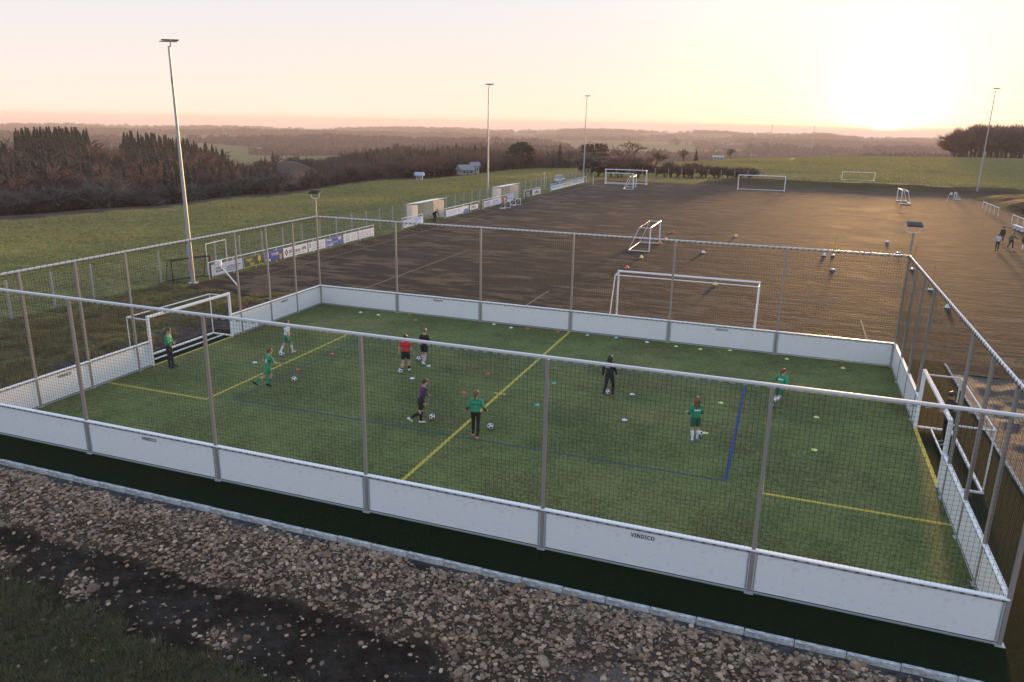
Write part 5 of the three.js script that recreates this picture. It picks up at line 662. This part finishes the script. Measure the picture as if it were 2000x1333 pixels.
// woods that read as one mass: fill of the near woods, then the hills
function mass(name, label, list, geos, cols, seed) {
  const grp = new THREE.Group(); grp.name = numbered(name); scene.add(grp); tag(grp, label, 'wood', null, 'stuff'); const r = RNG(seed), m = new THREE.Matrix4(), q = new THREE.Quaternion(), up = V(0, 1, 0), mat = new THREE.MeshPhysicalMaterial({ color: lin(1, 1, 1), roughness: 0.9, transmission: 0.25, thickness: 0 });
  geos.forEach((g, v) => { const part = list.filter((_, k) => k % geos.length === v), im = new THREE.InstancedMesh(g, mat, part.length); im.name = 'tree_mass'; part.forEach(([x, y, z, h, w], k) => { im.setMatrixAt(k, m.compose(V(x, y, z), q.setFromAxisAngle(up, r() * 6.3), V(w, h, w))); const c9 = cols[v][floor(r() * cols[v].length)], f = 0.75 + 0.5 * r(); im.setColorAt(k, lin(c9[0] * f, c9[1] * f, c9[2] * f)); }); im.castShadow = im.receiveShadow = true; grp.add(im); tag(im, null, null, null, 'stuff'); });
}
const both = (p) => { const a = p[0].toNonIndexed(), b = p[1].toNonIndexed(), g = new THREE.BufferGeometry(); for (const [n, s] of [['position', 3], ['normal', 3]]) g.setAttribute(n, new THREE.Float32BufferAttribute([...a.attributes[n].array, ...b.attributes[n].array], s)); return g; };
{
  const r = RNG(500), A = [], Bl = []; for (let k = 0; k < 520; k++) { const az = mix(-68, -37, r()), f = r(), d = mix(eOf(az) + 26, 240, f), [x, z] = polar(az, d), y = land(x, z); A.push([x, y - 0.2, z, max(4, top(az, mix(-3.5, lt(az) - 0.5, pow(f, 0.6)), d) - y), 0]); A.at(-1)[4] = A.at(-1)[3]; }
  for (let k = 0; k < 260; k++) { const az = mix(-36, -12.9, r()), f = r(), s = 8 + 80 * f, d = eOf(az) + s; if (az < -33.5 && s > 50) continue; const [x, z] = polar(az, d), y = land(x, z), h = max(4, top(az, lt(az) - 0.9 * (1 - f) - 0.2 - 0.9 * r() * r(), d) - y); Bl.push([x, y - 0.2, z, h, h]); }
  for (let k = 0; k < 260; k++) { const az = mix(-38.5, -28, r()), d = 270 + 90 * r(), [x, z] = polar(az, d), y = land(x, z), h = clamp(top(az, lt(az) + 0.0 - 0.35 * r(), d) - y, 5, 26); Bl.push([x, y - 0.2, z, h, h]); }
  mass('left_wood', 'dark mixed wood filling the slope beyond the meadow on the left', A, [spruces[0], both(bares[0]), spruces[2], spruces[1]], [[[0.022, 0.030, 0.016], [0.016, 0.024, 0.014]], [[0.08, 0.05, 0.04], [0.10, 0.05, 0.038]], [[0.022, 0.030, 0.016], [0.04, 0.032, 0.018]], [[0.018, 0.026, 0.015], [0.03, 0.03, 0.017]]], 501);
  mass('middle_wood', 'brown leafless wood beyond the meadow in the middle distance', Bl, [both(bares[1]), both(bares[3]), both(bares[0]), both(bares[2]), spruces[1]], [[[0.10, 0.07, 0.06]], [[0.12, 0.075, 0.06]], [[0.09, 0.065, 0.06]], [[0.14, 0.08, 0.06]], [[0.028, 0.036, 0.02]]], 502);
  // hills: coarse crowns where the land is wooded
  const crown = (seed, n, sp) => { const g = new GB(), q = RNG(seed); for (let k = 0; k < n; k++) { const a = q() * 6.3, y = 0.25 + 0.7 * q(), R = sp * sqrt(max(0, 1 - pow((y - 0.55) / 0.5, 2))) * sqrt(q()), x = cos(a) * R, z = sin(a) * R, s = 0.12, f = q() * 6.3; g.tri([x - cos(f) * s, y - 0.06, z - sin(f) * s], [x + cos(f) * s, y - 0.05, z + sin(f) * s], [x, y + 0.14, z]); } return g.geo(); };
  const H1 = []; for (let k = 0; k < 90000 && H1.length < 26000; k++) { const az = mix(-60, 20, r()), d = 560 * pow(4300 / 560, pow(r(), 0.85)), [x, z] = polar(az, d), c9 = landColor(x, z); if (c9[1] > 0.075) continue; if (az > 0 && d < 620) continue; const y = land(x, z), h = 8 + 9 * r(), w = h * (0.9 + 0.5 * r()) * (d > 1500 ? 1.7 : 1.1); H1.push([x, y - 0.8, z, h, w]); }
  mass('hill_woods', 'hazy woods covering the rows of hills up to the horizon', H1, [crown(1, 34, 0.5), crown(2, 34, 0.42), spruces[0]], [[[0.10, 0.062, 0.052], [0.085, 0.06, 0.055]], [[0.12, 0.066, 0.05], [0.07, 0.055, 0.05]], [[0.03, 0.036, 0.022]]], 503);
}
// small far buildings and masts
function house(name, label, az, d, w, h, dep, roofH, wallM, roofM, turn) { const [x, z] = polar(az, d), y = land(x, z), g = thing(name, label, 'building', [x, y - 0.1, z], turn); new GB().box(0, h / 2, 0, w, h, dep).mesh('wall', wallM, g); const q = new GB(), X = w / 2 + 0.3, Z = dep / 2 + 0.3; q.quad([-X, h - 0.1, Z], [X, h - 0.1, Z], [X, h + roofH, 0], [-X, h + roofH, 0]).quad([X, h - 0.1, -Z], [-X, h - 0.1, -Z], [-X, h + roofH, 0], [X, h + roofH, 0]).tri([X, h - 0.1, Z], [X, h - 0.1, -Z], [X, h + roofH, 0]).tri([-X, h - 0.1, -Z], [-X, h - 0.1, Z], [-X, h + roofH, 0]); q.mesh('roof', roofM, g); for (const e of [-0.28, 0.28]) new GB().box(e * w, h * 0.55, dep / 2 + 0.01, w * 0.14, h * 0.32, 0.06).mesh('window', M.dark, g); new GB().box(0, h * 0.35, dep / 2 + 0.01, w * 0.12, h * 0.7, 0.07).mesh('door', M.darkGrey, g); }
const roofGrey = std(0.22, 0.21, 0.22, 0.8), wallW = std(0.42, 0.41, 0.41, 0.8);
house('farm_house', 'small pale farmhouse at the meadow edge behind the second mast', -22.9, eOf(-22.9) + 4, 1.6, 1.9, 1.8, 0.7, wallW, roofGrey, 0.6);
house('garden_shed', 'grey roofed shed left of the small farmhouse', -23.6, eOf(-23.6) + 5, 3.0, 1.2, 2.2, 1.0, std(0.3, 0.28, 0.27, 0.8), roofGrey, 0.9);
house('white_hut', 'tiny white hut on the meadow edge left of the farmhouse', -27.0, eOf(-27) - 2, 1.2, 1.1, 1.2, 0.5, wallW, std(0.3, 0.34, 0.45, 0.6), 0.4);
house('barn', 'long white barn on the skyline of the far green field', -5.2, 264, 3.4, 1.2, 2.6, 0.4, std(0.5, 0.48, 0.46, 0.8), std(0.4, 0.38, 0.36, 0.7), 0.1);
for (const [az, d, y1, l] of [[-1.75, 1500, 17.2, 'thin radio mast on the skyline, left of two'], [1.0, 1500, 16.2, 'thin radio mast on the skyline, right of two']]) { const [x, z] = polar(az, d), y = land(x, z), g = thing('radio_mast', l, 'mast', [x, y, z], 0, 'radio masts on the skyline'); new GB().cyl([0, 0, 0], [0, y1 - y, 0], 0.55, 0.3, 6).mesh('tower', M.galv, g); new GB().box(0, (y1 - y) * 0.93, 0, 2.4, 1.0, 2.4).mesh('antenna', M.galv, g); }

renderer.render(scene, camera);
